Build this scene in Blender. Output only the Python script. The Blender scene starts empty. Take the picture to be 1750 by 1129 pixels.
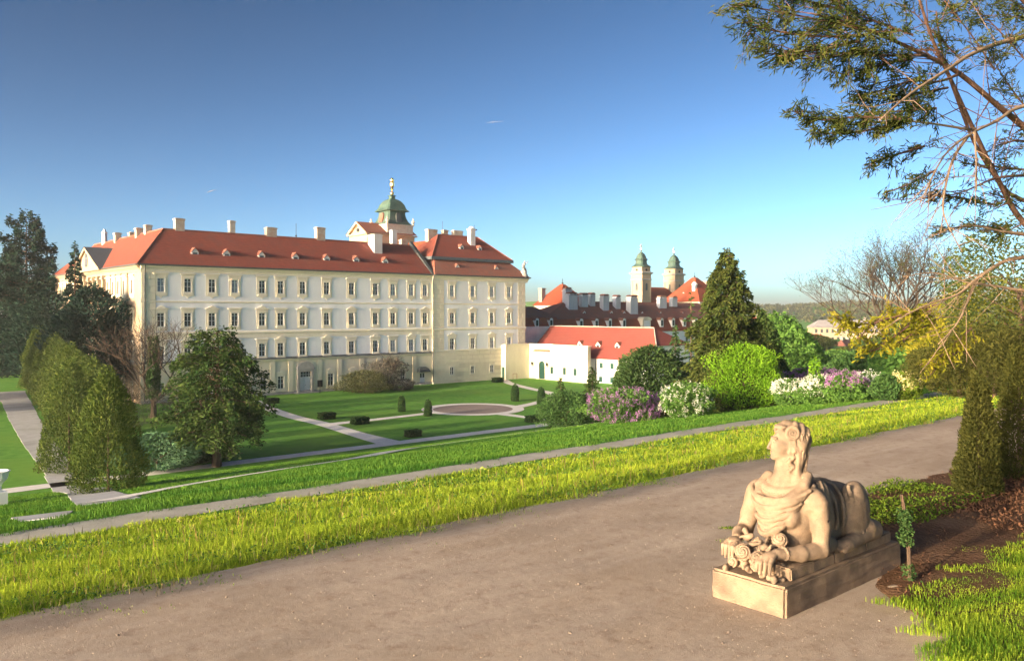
import bpy, bmesh, math, random
import numpy as np
from mathutils import Vector, Matrix
random.seed(7); rng = np.random.default_rng(7)
scene = bpy.context.scene
R = math.radians

# ------------------------------------------------------------------ camera, sky, sun, exposure
CAM_Z = 2.72
FPX = 1399.0
cam_d = bpy.data.cameras.new("camera"); cam = bpy.data.objects.new("camera", cam_d)
scene.collection.objects.link(cam); scene.camera = cam
cam.location = (0, 0, CAM_Z); cam.rotation_euler = (R(90), 0, 0)
cam_d.sensor_width = 36.0; cam_d.sensor_fit = 'HORIZONTAL'
cam_d.lens = 36.0 * FPX / 1750.0
cam_d.shift_y = -31.5 / 1750.0
cam_d.clip_start = 0.1; cam_d.clip_end = 20000

SUN_EL, SUN_TO = R(11), Vector((-0.745, -0.667, 0)).normalized()
world = bpy.data.worlds.new("World"); scene.world = world; world.use_nodes = True
wn = world.node_tree; bg = wn.nodes["Background"]
sky = wn.nodes.new("ShaderNodeTexSky"); sky.sky_type = 'NISHITA'; sky.sun_disc = False
sky.sun_elevation = SUN_EL; sky.sun_rotation = math.atan2(SUN_TO.x, SUN_TO.y) % (2 * math.pi)
sky.altitude = 200; sky.air_density = 0.5; sky.dust_density = 1.4; sky.ozone_density = 0.3
gam = wn.nodes.new("ShaderNodeGamma"); gam.inputs[1].default_value = 1.82          # photographic contrast of the whole sky
hsv = wn.nodes.new("ShaderNodeHueSaturation"); hsv.inputs["Saturation"].default_value = 0.93; hsv.inputs["Hue"].default_value = 0.490
wn.links.new(sky.outputs[0], gam.inputs[0]); wn.links.new(gam.outputs[0], hsv.inputs["Color"]); wbal = wn.nodes.new("ShaderNodeMix"); wbal.data_type = 'RGBA'; wbal.blend_type = 'MULTIPLY'; wbal.inputs["Factor"].default_value = 1.0; wbal.inputs["B"].default_value = (.81, .92, .97, 1)   # white balance of the picture
wn.links.new(hsv.outputs[0], wbal.inputs["A"]); wn.links.new(wbal.outputs["Result"], bg.inputs[0])
bg.inputs[1].default_value = 0.0355
sun_d = bpy.data.lights.new("sun", 'SUN'); sun_d.energy = 3.2; sun_d.angle = R(0.55); sun_d.color = (1.0, 0.78, 0.54)
sun = bpy.data.objects.new("sun", sun_d); scene.collection.objects.link(sun)
sdir = Vector((SUN_TO.x * math.cos(SUN_EL), SUN_TO.y * math.cos(SUN_EL), math.sin(SUN_EL)))
sun.rotation_euler = sdir.to_track_quat('Z', 'Y').to_euler(); sun.location = (-60, -20, 40)
scene.view_settings.view_transform = 'Standard'; scene.view_settings.look = 'None'
scene.view_settings.gamma = 1.0; scene.view_settings.use_curve_mapping = False
scene.view_settings.exposure = 1.17
scene.cycles.max_bounces = 6; scene.cycles.diffuse_bounces = 3; scene.cycles.glossy_bounces = 2
scene.cycles.transmission_bounces = 3; scene.cycles.transparent_max_bounces = 6
scene.cycles.use_denoising = True

# ------------------------------------------------------------------ site frame: u runs along the palace front, v away from the camera
TH = math.atan2(.653, .758); CT, ST = math.cos(TH), math.sin(TH)
def W(u, v, z=0.0): return Vector((u * CT - v * ST, u * ST + v * CT, z))
PROFILE = [(-400, 24), (-60, 6), (-10, 2), (0, .5), (3, 0), (8.3, 0), (11, -.55), (14, -1.08), (16.6, -1.40), (17.9, -1.42),
           (36.6, -4.72), (37.7, -4.80), (61.0, -9.2), (170, -9.2), (260, -12), (2600, -12)]
PV = np.array([p[0] for p in PROFILE]); PZ = np.array([p[1] for p in PROFILE])
def zt(v): return float(np.interp(v, PV, PZ))
def ray(x, y, lift=0.0):
    """world point where the line of sight through photo pixel (x, y) meets the terrain"""
    dx = (x - 875) / FPX; k = (y - 533) / FPX
    t = np.concatenate([np.arange(2, 160, .02), np.arange(160, 900, .5)]); v = t * (CT - ST * dx)
    hit = np.nonzero(CAM_Z - k * t <= np.interp(v, PV, PZ) + lift)[0]
    tt = t[hit[0]] if len(hit) else t[-1]
    return Vector((dx * tt, tt, CAM_Z - k * tt))
def uv(p): return (p.x * CT + p.y * ST, -p.x * ST + p.y * CT)
def at(x, y, Y): return Vector(((x - 875) / FPX * Y, Y, CAM_Z - (y - 533) / FPX * Y))

# ------------------------------------------------------------------ materials
def nmat(name):
    m = bpy.data.materials.new(name); m.use_nodes = True
    nt = m.node_tree; b = nt.nodes["Principled BSDF"]
    return m, nt, b
def mat(name, c1, c2=None, scale=3.0, rough=.85, bump=0.0, bscale=30.0, metal=0.0, spec=.3, c3=None, scale3=.4, detail=6, stretch=None, thr=(.35, .65)):
    m, nt, b = nmat(name); L = nt.links.new
    b.inputs["Roughness"].default_value = rough; b.inputs["Metallic"].default_value = metal
    b.inputs["Specular IOR Level"].default_value = spec
    b.inputs["Base Color"].default_value = (*c1, 1)
    tc = nt.nodes.new("ShaderNodeTexCoord"); vec = tc.outputs["Object"]
    if stretch:
        mp = nt.nodes.new("ShaderNodeMapping"); mp.inputs["Scale"].default_value = stretch
        L(vec, mp.inputs["Vector"]); vec = mp.outputs[0]
    if c2:
        n = nt.nodes.new("ShaderNodeTexNoise"); n.inputs["Scale"].default_value = scale; n.inputs["Detail"].default_value = detail
        n.inputs["Roughness"].default_value = .65; L(vec, n.inputs["Vector"])
        mr = nt.nodes.new("ShaderNodeMapRange"); mr.inputs[1].default_value, mr.inputs[2].default_value = thr
        L(n.outputs[0], mr.inputs[0])
        mx = nt.nodes.new("ShaderNodeMix"); mx.data_type = 'RGBA'
        mx.inputs["A"].default_value = (*c1, 1); mx.inputs["B"].default_value = (*c2, 1); L(mr.outputs[0], mx.inputs["Factor"])
        out = mx.outputs["Result"]
        if c3:
            n3 = nt.nodes.new("ShaderNodeTexNoise"); n3.inputs["Scale"].default_value = scale3; n3.inputs["Detail"].default_value = 4
            L(vec, n3.inputs["Vector"])
            mr3 = nt.nodes.new("ShaderNodeMapRange"); mr3.inputs[1].default_value = .48; mr3.inputs[2].default_value = .7; L(n3.outputs[0], mr3.inputs[0])
            m3 = nt.nodes.new("ShaderNodeMix"); m3.data_type = 'RGBA'; m3.inputs["B"].default_value = (*c3, 1)
            L(out, m3.inputs["A"]); L(mr3.outputs[0], m3.inputs["Factor"]); out = m3.outputs["Result"]
        L(out, b.inputs["Base Color"])
    if bump:
        nb = nt.nodes.new("ShaderNodeTexNoise"); nb.inputs["Scale"].default_value = bscale; nb.inputs["Detail"].default_value = 8
        L(vec, nb.inputs["Vector"])
        bp = nt.nodes.new("ShaderNodeBump"); bp.inputs["Strength"].default_value = bump; bp.inputs["Distance"].default_value = .05
        L(nb.outputs[0], bp.inputs["Height"]); L(bp.outputs[0], b.inputs["Normal"])
    return m
def leafmat(name, dark, light, trans=.25, rough=.7):
    """leaf colour: each leaf takes a value of the mesh attribute 'tint' between two greens"""
    m = bpy.data.materials.new(name); m.use_nodes = True; nt = m.node_tree; nt.nodes.clear(); L = nt.links.new
    at_ = nt.nodes.new("ShaderNodeAttribute"); at_.attribute_name = "tint"
    mx = nt.nodes.new("ShaderNodeMix"); mx.data_type = 'RGBA'; mx.inputs["A"].default_value = (*dark, 1); mx.inputs["B"].default_value = (*light, 1)
    L(at_.outputs["Fac"], mx.inputs["Factor"])
    d = nt.nodes.new("ShaderNodeBsdfDiffuse"); t = nt.nodes.new("ShaderNodeBsdfTranslucent")
    L(mx.outputs["Result"], d.inputs[0]); L(mx.outputs["Result"], t.inputs[0])
    ms = nt.nodes.new("ShaderNodeMixShader"); ms.inputs[0].default_value = trans; L(d.outputs[0], ms.inputs[1]); L(t.outputs[0], ms.inputs[2])
    o = nt.nodes.new("ShaderNodeOutputMaterial"); L(ms.outputs[0], o.inputs[0])
    return m
def tilemat(name, c1, c2, c3=None, row=.34):
    """clay roof: rows of tiles in fine relief on the real roof slopes"""
    m, nt, b = nmat(name); L = nt.links.new
    b.inputs["Roughness"].default_value = .8; b.inputs["Specular IOR Level"].default_value = .2
    tc = nt.nodes.new("ShaderNodeTexCoord"); sp = nt.nodes.new("ShaderNodeSeparateXYZ"); L(tc.outputs["Object"], sp.inputs[0])
    ad = nt.nodes.new("ShaderNodeMath"); ad.operation = 'ADD'; L(sp.outputs[0], ad.inputs[0]); L(sp.outputs[1], ad.inputs[1])
    cb = nt.nodes.new("ShaderNodeCombineXYZ"); L(ad.outputs[0], cb.inputs[0]); L(sp.outputs[2], cb.inputs[1])
    br = nt.nodes.new("ShaderNodeTexBrick"); br.inputs["Scale"].default_value = 1.0
    br.inputs["Brick Width"].default_value = row * .8; br.inputs["Row Height"].default_value = row * .75
    br.inputs["Mortar Size"].default_value = .02; br.inputs["Color1"].default_value = (*c1, 1); br.inputs["Color2"].default_value = (*c2, 1)
    br.inputs["Mortar"].default_value = (c1[0] * .6, c1[1] * .6, c1[2] * .6, 1); L(cb.outputs[0], br.inputs["Vector"])
    n = nt.nodes.new("ShaderNodeTexNoise"); n.inputs["Scale"].default_value = .55; n.inputs["Detail"].default_value = 8; n.inputs["Roughness"].default_value = .7
    L(tc.outputs["Object"], n.inputs["Vector"])
    mr = nt.nodes.new("ShaderNodeMapRange"); mr.inputs[1].default_value = .45; mr.inputs[2].default_value = .75; L(n.outputs[0], mr.inputs[0])
    mx = nt.nodes.new("ShaderNodeMix"); mx.data_type = 'RGBA'; L(mr.outputs[0], mx.inputs["Factor"]); L(br.outputs[0], mx.inputs["A"])
    cc = c3 or (c1[0] * .72, c1[1] * .75, c1[2] * .8); mx.inputs["B"].default_value = (*cc, 1)
    L(mx.outputs["Result"], b.inputs["Base Color"])
    bp = nt.nodes.new("ShaderNodeBump"); bp.inputs["Strength"].default_value = .5; bp.inputs["Distance"].default_value = .03
    L(br.outputs["Fac"], bp.inputs["Height"]); bp.invert = True; L(bp.outputs[0], b.inputs["Normal"])
    return m

M = {}
M['white_wall'] = mat("white_plaster", (.88, .90, .93), (.83, .85, .88), 1.2, .9, .08, 20, c3=(.75, .77, .79), scale3=.16, stretch=(1, 1, .35))
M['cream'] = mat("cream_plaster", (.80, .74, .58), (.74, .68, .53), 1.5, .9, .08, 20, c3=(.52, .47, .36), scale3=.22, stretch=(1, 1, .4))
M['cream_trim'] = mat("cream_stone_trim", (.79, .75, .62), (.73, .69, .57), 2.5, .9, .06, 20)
M['sun_cream'] = mat("sunlit_cream_plaster", (.41, .325, .235), (.36, .28, .20), 1.5, .9, .08, 20)  # cream for sunlit walls, colour darkened to offset the strong sun
M['grey_stone'] = mat("grey_stone", (.42, .41, .39), (.32, .31, .30), 2.5, .9, .2, 15)
M['roof'] = tilemat("red_clay_tiles", (.25, .066, .046), (.20, .054, .04), (.165, .06, .05))
M['roof_old'] = tilemat("weathered_clay_tiles", (.30, .115, .08), (.24, .10, .075), (.19, .11, .09))
M['roof_new'] = tilemat("new_red_tiles", (.25, .066, .054), (.225, .06, .05), (.205, .064, .054))
M['roof_orange'] = tilemat("orange_clay_tiles", (.36, .085, .04), (.30, .072, .035), (.26, .075, .045))
M['lead'] = mat("dark_lead_sheet", (.045, .055, .06), (.07, .085, .09), 3, .55, spec=.4)
M['slate'] = mat("slate_sheet", (.075, .09, .11), (.10, .12, .14), 3, .5)
M['copper'] = mat("green_copper", (.032, .072, .062), (.06, .115, .098), 1.6, .6, .1, 10, c3=(.07, .10, .09), scale3=.5)
M['gold'] = mat("gilding", (1.0, .74, .30), rough=.28, metal=1.0)
M['frame_white'] = mat("white_window_paint", (.78, .78, .76), rough=.6)
M['glass'] = mat("window_glass", (.03, .035, .04), (.06, .07, .085), 1.0, .12, spec=.6)
M['green_paint'] = mat("dark_green_paint", (.012, .06, .045), (.018, .075, .055), 4, .5)
M['door_white'] = mat("white_door_paint", (.74, .75, .78), (.68, .69, .72), 3, .6)
M['black'] = mat("black_iron", (.015, .015, .017), rough=.5)
M['chimney'] = mat("chimney_plaster", (.42, .39, .35), (.30, .275, .25), 2.5, .9, .15, 12, c3=(.35, .25, .2), scale3=.9)
M['brick'] = mat("chimney_brick", (.42, .20, .12), (.34, .17, .11), 6, .9, .2, 14)
M['bluish_wall'] = mat("old_white_plaster", (.56, .57, .60), (.46, .47, .50), .8, .9, .06, 20, stretch=(1, 1, .3))

# ------------------------------------------------------------------ mesh helpers
COL = scene.collection
class MB:
    def __init__(s): s.v = []; s.f = []
    def add(s, vs, fs):
        o = len(s.v); s.v += [tuple(p) for p in vs]; s.f += [tuple(i + o for i in f) for f in fs]; return s
    def face(s, pts): return s.add(pts, [tuple(range(len(pts)))])
    def box(s, x0, x1, y0, y1, z0, z1):
        return s.add([(x0, y0, z0), (x1, y0, z0), (x1, y1, z0), (x0, y1, z0), (x0, y0, z1), (x1, y0, z1), (x1, y1, z1), (x0, y1, z1)],
                     [(0, 3, 2, 1), (4, 5, 6, 7), (0, 1, 5, 4), (1, 2, 6, 5), (2, 3, 7, 6), (3, 0, 4, 7)])
    def prism(s, pts, a, b, axis='y'):
        n = len(pts)
        def P(p, t): return {'y': (p[0], t, p[1]), 'z': (p[0], p[1], t), 'x': (t, p[0], p[1])}[axis]
        vs = [P(p, a) for p in pts] + [P(p, b) for p in pts]
        fs = [tuple(range(n)), tuple(range(2 * n - 1, n - 1, -1))] + [(i, i + n, (i + 1) % n + n, (i + 1) % n) for i in range(n)]
        return s.add(vs, fs)
    def loft(s, rings, cap=True):
        n = len(rings[0]); vs = [p for r in rings for p in r]; fs = []
        for k in range(len(rings) - 1):
            for i in range(n):
                j = (i + 1) % n; fs.append((k * n + i, k * n + j, (k + 1) * n + j, (k + 1) * n + i))
        if cap: fs += [tuple(range(n - 1, -1, -1)), tuple((len(rings) - 1) * n + i for i in range(n))]
        return s.add(vs, fs)
    def lathe(s, prof, n=12, c=(0, 0, 0), rot=0.0, sq=False):
        """prof: (radius, z); sq=True gives a square section whose half-width is the radius"""
        rings = []
        for r, z in prof:
            if sq: rings.append([(c[0] + r * a, c[1] + r * b, c[2] + z) for a, b in ((-1, -1), (1, -1), (1, 1), (-1, 1))])
            else: rings.append([(c[0] + r * math.cos(rot + 2 * math.pi * i / n), c[1] + r * math.sin(rot + 2 * math.pi * i / n), c[2] + z) for i in range(n)])
        return s.loft(rings)
    def tube(s, pts, rad, n=6):
        pts = [Vector(p) for p in pts]
        if not isinstance(rad, (list, tuple)): rad = [rad] * len(pts)
        rings = []
        for i, p in enumerate(pts):
            d = (pts[min(i + 1, len(pts) - 1)] - pts[max(i - 1, 0)]); d = d.normalized() if d.length > 1e-9 else Vector((0, 0, 1))
            a = d.cross(Vector((0, 0, 1))) if abs(d.z) < .95 else d.cross(Vector((1, 0, 0)))
            a.normalize(); b = d.cross(a)
            rings.append([p + (a * math.cos(2 * math.pi * k / n) + b * math.sin(2 * math.pi * k / n)) * rad[i] for k in range(n)])
        return s.loft(rings)
    def mesh(s, name, m, smooth=False):
        me = bpy.data.meshes.new(name); me.from_pydata(s.v, [], s.f); me.materials.append(m)
        bm = bmesh.new(); bm.from_mesh(me); bmesh.ops.recalc_face_normals(bm, faces=bm.faces); bm.to_mesh(me); bm.free()
        if smooth: me.polygons.foreach_set("use_smooth", [True] * len(me.polygons))
        me.update(); return me
    def build(s, name, m, parent=None, loc=(0, 0, 0), rz=0.0, smooth=False):
        return put(name, s.mesh(name, m, smooth), parent, loc, rz)
def put(name, me, parent=None, loc=(0, 0, 0), rz=0.0, scale=None):
    o = bpy.data.objects.new(name, me); COL.objects.link(o); o.parent = parent; o.location = loc; o.rotation_euler = (0, 0, rz)
    if scale is not None: o.scale = scale if not isinstance(scale, (int, float)) else (scale,) * 3
    return o
def tag(o, label, cat, group=None):
    o['label'] = label; o['category'] = cat
    if group: o['group'] = group
    return o
def thing(name, label, cat, loc, rz=0.0, group=None):
    o = bpy.data.objects.new(name, None); COL.objects.link(o); o.location = loc; o.rotation_euler = (0, 0, rz); o.empty_display_size = .5
    return tag(o, label, cat, group)
def copy_thing(o, label=None, loc=None, rz=None, scale=None, parent=None):
    c = o.copy(); COL.objects.link(c); c.parent = parent
    if label: c['label'] = label
    if loc is not None: c.location = loc
    if rz is not None: c.rotation_euler = (0, 0, rz)
    if scale is not None: c.scale = scale if not isinstance(scale, (int, float)) else (scale,) * 3
    for ch in o.children: copy_thing(ch, parent=c)
    return c
def struct(o): o['kind'] = 'structure'; return o
def stuff(o): o['kind'] = 'stuff'; return o
def npmesh(name, V, faces_n, m, tint=None, smooth=False):
    """fast mesh from numpy: V (N*k,3) with consecutive k-gons (k = faces_n) or an index array"""
    V = np.asarray(V, np.float32)
    if isinstance(faces_n, int): idx = np.arange(len(V), dtype=np.int32); k = faces_n; nf = len(V) // k
    else: idx = np.asarray(faces_n, np.int32); nf, k = idx.shape; idx = idx.ravel()
    me = bpy.data.meshes.new(name); me.vertices.add(len(V)); me.vertices.foreach_set("co", V.ravel())
    me.loops.add(nf * k); me.loops.foreach_set("vertex_index", idx)
    me.polygons.add(nf); me.polygons.foreach_set("loop_start", np.arange(nf, dtype=np.int32) * k)
    if smooth: me.polygons.foreach_set("use_smooth", np.ones(nf, bool))
    if tint is not None:
        a = me.attributes.new("tint", 'FLOAT', 'FACE'); a.data.foreach_set("value", np.clip(tint, 0, 1).astype(np.float32))
    me.materials.append(m); me.update(calc_edges=True); return me
# ------------------------------------------------------------------ terrain and paths
M['lawn'] = mat("lawn_grass", (.085, .235, .036), (.145, .33, .058), 1.1, .95, .6, 9, spec=.05, c3=(.15, .30, .05), scale3=.09, detail=10)
def path_material():
    m, nt, b = nmat("beaten_gravel"); L = nt.links.new; b.inputs["Roughness"].default_value = .95; b.inputs["Specular IOR Level"].default_value = .1
    tc = nt.nodes.new("ShaderNodeTexCoord"); mp = nt.nodes.new("ShaderNodeMapping"); mp.inputs["Rotation"].default_value = (0, 0, -TH); L(tc.outputs["Object"], mp.inputs[0]); v = mp.outputs[0]
    def noise(scale, detail, rough=.6, st=None):
        n = nt.nodes.new("ShaderNodeTexNoise"); n.inputs["Scale"].default_value = scale; n.inputs["Detail"].default_value = detail; n.inputs["Roughness"].default_value = rough; src = v
        if st: q = nt.nodes.new("ShaderNodeMapping"); q.inputs["Scale"].default_value = st; L(v, q.inputs[0]); src = q.outputs[0]
        L(src, n.inputs["Vector"]); return n.outputs[0]
    def ramp(o, a, c):
        r = nt.nodes.new("ShaderNodeMapRange"); r.inputs[1].default_value = a; r.inputs[2].default_value = c; L(o, r.inputs[0]); return r.outputs[0]
    def mix(f, A, B):
        x = nt.nodes.new("ShaderNodeMix"); x.data_type = 'RGBA'; L(f, x.inputs["Factor"])
        for k, q in (("A", A), ("B", B)):
            if isinstance(q, tuple): x.inputs[k].default_value = (*q, 1)
            else: L(q, x.inputs[k])
        return x.outputs["Result"]
    c = mix(ramp(noise(.55, 6), .38, .66), (.43, .352, .278), (.345, .278, .213))         # broad worn patches
    c = mix(ramp(noise(.9, 8, .7, (.25, 1.6, 1)), .46, .70), c, (.50, .42, .345))            # paler trodden streaks along the way
    c = mix(ramp(noise(5.5, 10, .75), .52, .72), c, (.27, .20, .15))                      # darker damp spots
    c = mix(ramp(noise(95, 4, .8), .55, .75), c, (.50, .42, .35)); c = mix(ramp(noise(60, 5, .8), .58, .74), c, (.17, .12, .09))   # light and dark grit
    L(c, b.inputs["Base Color"])
    b1 = nt.nodes.new("ShaderNodeBump"); b1.inputs["Strength"].default_value = .55; b1.inputs["Distance"].default_value = .012; L(noise(85, 6, .75), b1.inputs["Height"])
    b2 = nt.nodes.new("ShaderNodeBump"); b2.inputs["Strength"].default_value = .18; b2.inputs["Distance"].default_value = .05; L(noise(6, 8, .6), b2.inputs["Height"]); L(b1.outputs[0], b2.inputs["Normal"]); L(b2.outputs[0], b.inputs["Normal"])
    return m
M['path'] = path_material()
M['pale_path'] = mat("pale_gravel", (.76, .75, .73), (.66, .655, .64), 2.0, .95, .3, 22, spec=.1)
M['thin_path'] = mat("grey_path", (.43, .42, .38), (.32, .32, .27), 1.2, .95, .3, 22, spec=.1)
M['paving'] = mat("cracked_paving", (.46, .47, .49), (.37, .38, .395), 1.0, .9, .3, 12, spec=.1, c3=(.30, .31, .31), scale3=.35)
M['circle'] = mat("reddish_gravel", (.30, .25, .23), (.25, .21, .195), 3, .95, .3, 22, spec=.1)
M['soil'] = mat("dark_garden_soil", (.085, .050, .030), (.14, .080, .048), 5, .95, .9, 24, spec=.05, c3=(.17, .105, .065), scale3=1.2, detail=12)

us = np.array([-400, -200, -100, -60, -40, -20, 0, 20, 40, 60, 80, 100, 120, 150, 200, 300, 500, 900, 1500, 2600.])
MBt = MB()
for j, v in enumerate(PV):
    for u in us: MBt.v.append(tuple(W(u, v, PZ[j])))
n = len(us)
for j in range(len(PV) - 1):
    for i in range(n - 1): MBt.f.append((j * n + i, j * n + i + 1, (j + 1) * n + i + 1, (j + 1) * n + i))
ground = struct(MBt.build("ground", M['lawn']))
_nc = [rng.uniform(0, 6.28, 12), rng.uniform(.6, 1.4, 12)]
def wob(t, f=1.0, k=0):
    return sum(math.sin(t * f * _nc[1][(i + k) % 12] * (1 + i * .9) + _nc[0][(i + k) % 12]) / (1 + i) for i in range(5)) * .5
def strip(name, u0, u1, va, vb, m, lift=.02, step=1.0, nv=2, wa=.1, wb=.1, f=1.0, k=0, rough=0.0):
    """a path running along u between the distances va and vb, edges slightly uneven, draped over the profile"""
    b = MB(); us_ = np.arange(u0, u1 + step * .5, step)
    A = np.array([va(u) if callable(va) else va for u in us_]); B = np.array([vb(u) if callable(vb) else vb for u in us_])
    for i, u in enumerate(us_):
        a = A[i] + wob(u, f, k) * wa; c = B[i] + wob(u, f, k + 5) * wb
        for q in range(nv + 1):
            v = a + (c - a) * q / nv
            h = 0 if not rough else rough * (wob(u * 2.1 + v * 3.7, 1, 2) * .5 + wob(v * 4.3 - u * 1.3, 1, 7) * .5)
            b.v.append(tuple(W(u, v, zt(v) + lift + h)))
    w = nv + 1
    for i in range(len(us_) - 1):
        for q in range(nv): b.f.append((i * w + q, i * w + q + 1, (i + 1) * w + q + 1, (i + 1) * w + q))
    return struct(b.build(name, m, smooth=bool(rough)))
strip("gravel_path", -14, 60, 2.2, lambda u: 8.75 + .012 * u, M['path'], .03, .12, 48, .25, .18, 1.3, rough=.011)
strip("lower_path", -40, 75, 16.75, 17.7, M['thin_path'], .02, .6, 3, .12, .1, .8, 3)
strip("garden_path", 3, 66, 62.4, 64.1, M['pale_path'], .03, .6, 2, .06, .06, .7, 1)
def poly_strip(name, pts, widths, m, lift=.02, sub=6):
    """a path following garden points (u, v)"""
    P = [Vector((p[0], p[1], 0)) for p in pts]; C_ = []
    for i in range(len(P) - 1):
        p0, p1, p2, p3 = P[max(i - 1, 0)], P[i], P[i + 1], P[min(i + 2, len(P) - 1)]
        for k in range(sub):
            t = k / sub; w_ = widths[i] * (1 - t) + widths[i + 1] * t
            C_.append((.5 * ((2 * p1) + (p2 - p0) * t + (2 * p0 - 5 * p1 + 4 * p2 - p3) * t * t + (3 * p1 - p0 - 3 * p2 + p3) * t ** 3), w_))
    C_.append((P[-1], widths[-1])); b = MB()
    for i, (p, w_) in enumerate(C_):
        d = (C_[min(i + 1, len(C_) - 1)][0] - C_[max(i - 1, 0)][0]).normalized(); q = Vector((-d.y, d.x, 0)) * (w_ * .5)
        for e in (p + q, p, p - q): b.v.append(tuple(W(e.x, e.y, zt(e.y) + lift)))
    for i in range(len(C_) - 1):
        for k in (0, 1): b.f.append((i * 3 + k, i * 3 + k + 1, i * 3 + k + 4, i * 3 + k + 3))
    return struct(b.build(name, m))
NARROW = [(6.6, 26.0), (7.5, 27.1), (10.9, 30.8), (16.1, 34.5), (22.9, 37.2), (28.2, 39.2), (41.9, 46.9), (54, 50.5)]
poly_strip("narrow_path", NARROW, [1.3, 1.0, .8, .75, .75, .7, .7, .5], M['pale_path'], .05, 14)
poly_strip("garden_path", [(45.5, 106), (43.6, 98), (41.9, 87), (41.6, 78.6), (40.6, 70), (40.2, 63.4)], [1.6, 1.6, 1.7, 1.8, 1.9, 2.6], M['pale_path'], .036)
poly_strip("garden_path", [(41.7, 78.4), (47, 78.5), (53, 79), (56.5, 79.5)], [1.7, 1.4, 1.3, 1.5], M['pale_path'], .042)
poly_strip("garden_path", [(66.5, 77), (71, 78.6), (74, 80)], [1.8, 1.4, 1.3], M['pale_path'], .042)
poly_strip("garden_path", [(61.2, 74.5), (61.6, 70), (61.3, 63.5)], [1.6, 1.3, 1.3], M['pale_path'], .042)
poly_strip("garden_path", [(92.5, 109.5), (88.5, 103), (85, 94), (82.5, 87), (78, 82), (72, 79)], [1.5, 1.5, 1.6, 1.5, 1.3, 1.3], M['pale_path'], .05)
def disc(name, u, v, r0, r1, m, lift, n=48):
    b = MB()
    for r in (r0, r1):
        for i in range(n): b.v.append(tuple(W(u + r * math.cos(6.2832 * i / n), v + r * math.sin(6.2832 * i / n), zt(v) + lift)))
    if r0 < .01: b.v = b.v[n:]; b.f.append(tuple(range(n)))
    else: b.f = [(i, (i + 1) % n, (i + 1) % n + n, i + n) for i in range(n)]
    return struct(b.build(name, m))
disc("garden_path", 61.9, 79.2, 4.9, 6.3, M['pale_path'], .048)
disc("gravel_circle", 61.9, 79.2, 0, 4.9, M['circle'], .046)
# the paved way that climbs beside the hedge: separate slabs with open joints
pv = thing("paved_path", "grey cracked paved path running beside the clipped hedge", "path", W(14, 62, zt(62)), TH); pv['kind'] = 'structure'; del pv['category']
PAVE_V = [24.6, 42, 62, 66, 100, 142]; PAVE_L = [5.7, 9.0, 12.6, 13.0, 16.4, 21.3]; PAVE_R = [7.3, 10.7, 14.4, 15.0, 19.2, 25.0]
def pave_edge(v): return (float(np.interp(v, PAVE_V, PAVE_L)), float(np.interp(v, PAVE_V, PAVE_R)))
v = 24.8; k = 0
while v < 142:
    L_ = random.uniform(2.6, 4.2) * (1 if v < 70 else 1.7); ve = min(v + L_, 142)
    vs_ = [v + .03] + [q for q in (36.6, 37.7, 61.0) if v + .1 < q < ve - .1] + [ve - .02]
    if not (61.6 < v < 64):
        b = MB(); jit = random.uniform(-.1, .1)
        top = []
        for vv in vs_:
            a, c = pave_edge(vv); top.append((a + jit, c + jit * .6, vv))
        rings = [[(a - 14, vv - 62, zt(vv) - zt(62) - .1), (c - 14, vv - 62, zt(vv) - zt(62) - .1), (c - 14, vv - 62, zt(vv) - zt(62) + .03), (a - 14, vv - 62, zt(vv) - zt(62) + .03)] for a, c, vv in top]
        b.loft(rings); b.build("slab", M['paving'], pv)
    v = ve

b = MB(); pts = [(3.9, 23.9), (5.1, 22.9), (4.35, 20.3), (3.6, 21.3)]   # broken slab left in the bank grass
b.loft([[(u - 14, w - 62, zt(w) - zt(62) + dz_) for u, w in pts] for dz_ in (-.1, .022)]); b.build("slab", M['paving'], pv)
# ------------------------------------------------------------------ the palace (local x along the garden front, y into the building, z from the lawn)
PU, PVV = 32.73, 111.7; GZ = -9.2
pal = thing("palace", "long white and cream baroque palace with red tiled roofs and copper cupola", "palace", W(PU, PVV, GZ), TH)
def wall_grid(b, x0, x1, z0, z1, holes, y=0.0, depth=.3, axis='x', face=1):
    """a wall sheet with real openings and reveals; axis 'x' looks to -y, axis 'y' looks to -x (positions then run along y)"""
    def P(a, d, z): return (a, y + d, z) if axis == 'x' else (y + d, a, z)
    xs = sorted({x0, x1, *[h[0] for h in holes], *[h[1] for h in holes]}); zs = sorted({z0, z1, *[h[2] for h in holes], *[h[3] for h in holes]})
    xs = [x for x in xs if x0 <= x <= x1]; zs = [z for z in zs if z0 <= z <= z1]
    for i in range(len(xs) - 1):
        for j in range(len(zs) - 1):
            cx, cz = (xs[i] + xs[i + 1]) / 2, (zs[j] + zs[j + 1]) / 2
            if any(h[0] < cx < h[1] and h[2] < cz < h[3] for h in holes): continue
            b.face([P(xs[i], 0, zs[j]), P(xs[i + 1], 0, zs[j]), P(xs[i + 1], 0, zs[j + 1]), P(xs[i], 0, zs[j + 1])])
    for a, c, e, g in holes:
        if a < x0 or c > x1 or e < z0 - 1e-6 or g > z1 + 1e-6: continue
        b.face([P(a, 0, e), P(a, depth, e), P(a, depth, g), P(a, 0, g)]); b.face([P(c, 0, e), P(c, 0, g), P(c, depth, g), P(c, depth, e)])
        b.face([P(a, 0, e), P(c, 0, e), P(c, depth, e), P(a, depth, e)]); b.face([P(a, 0, g), P(a, depth, g), P(c, depth, g), P(c, 0, g)])
WW, WH = .94, 1.84
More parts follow.
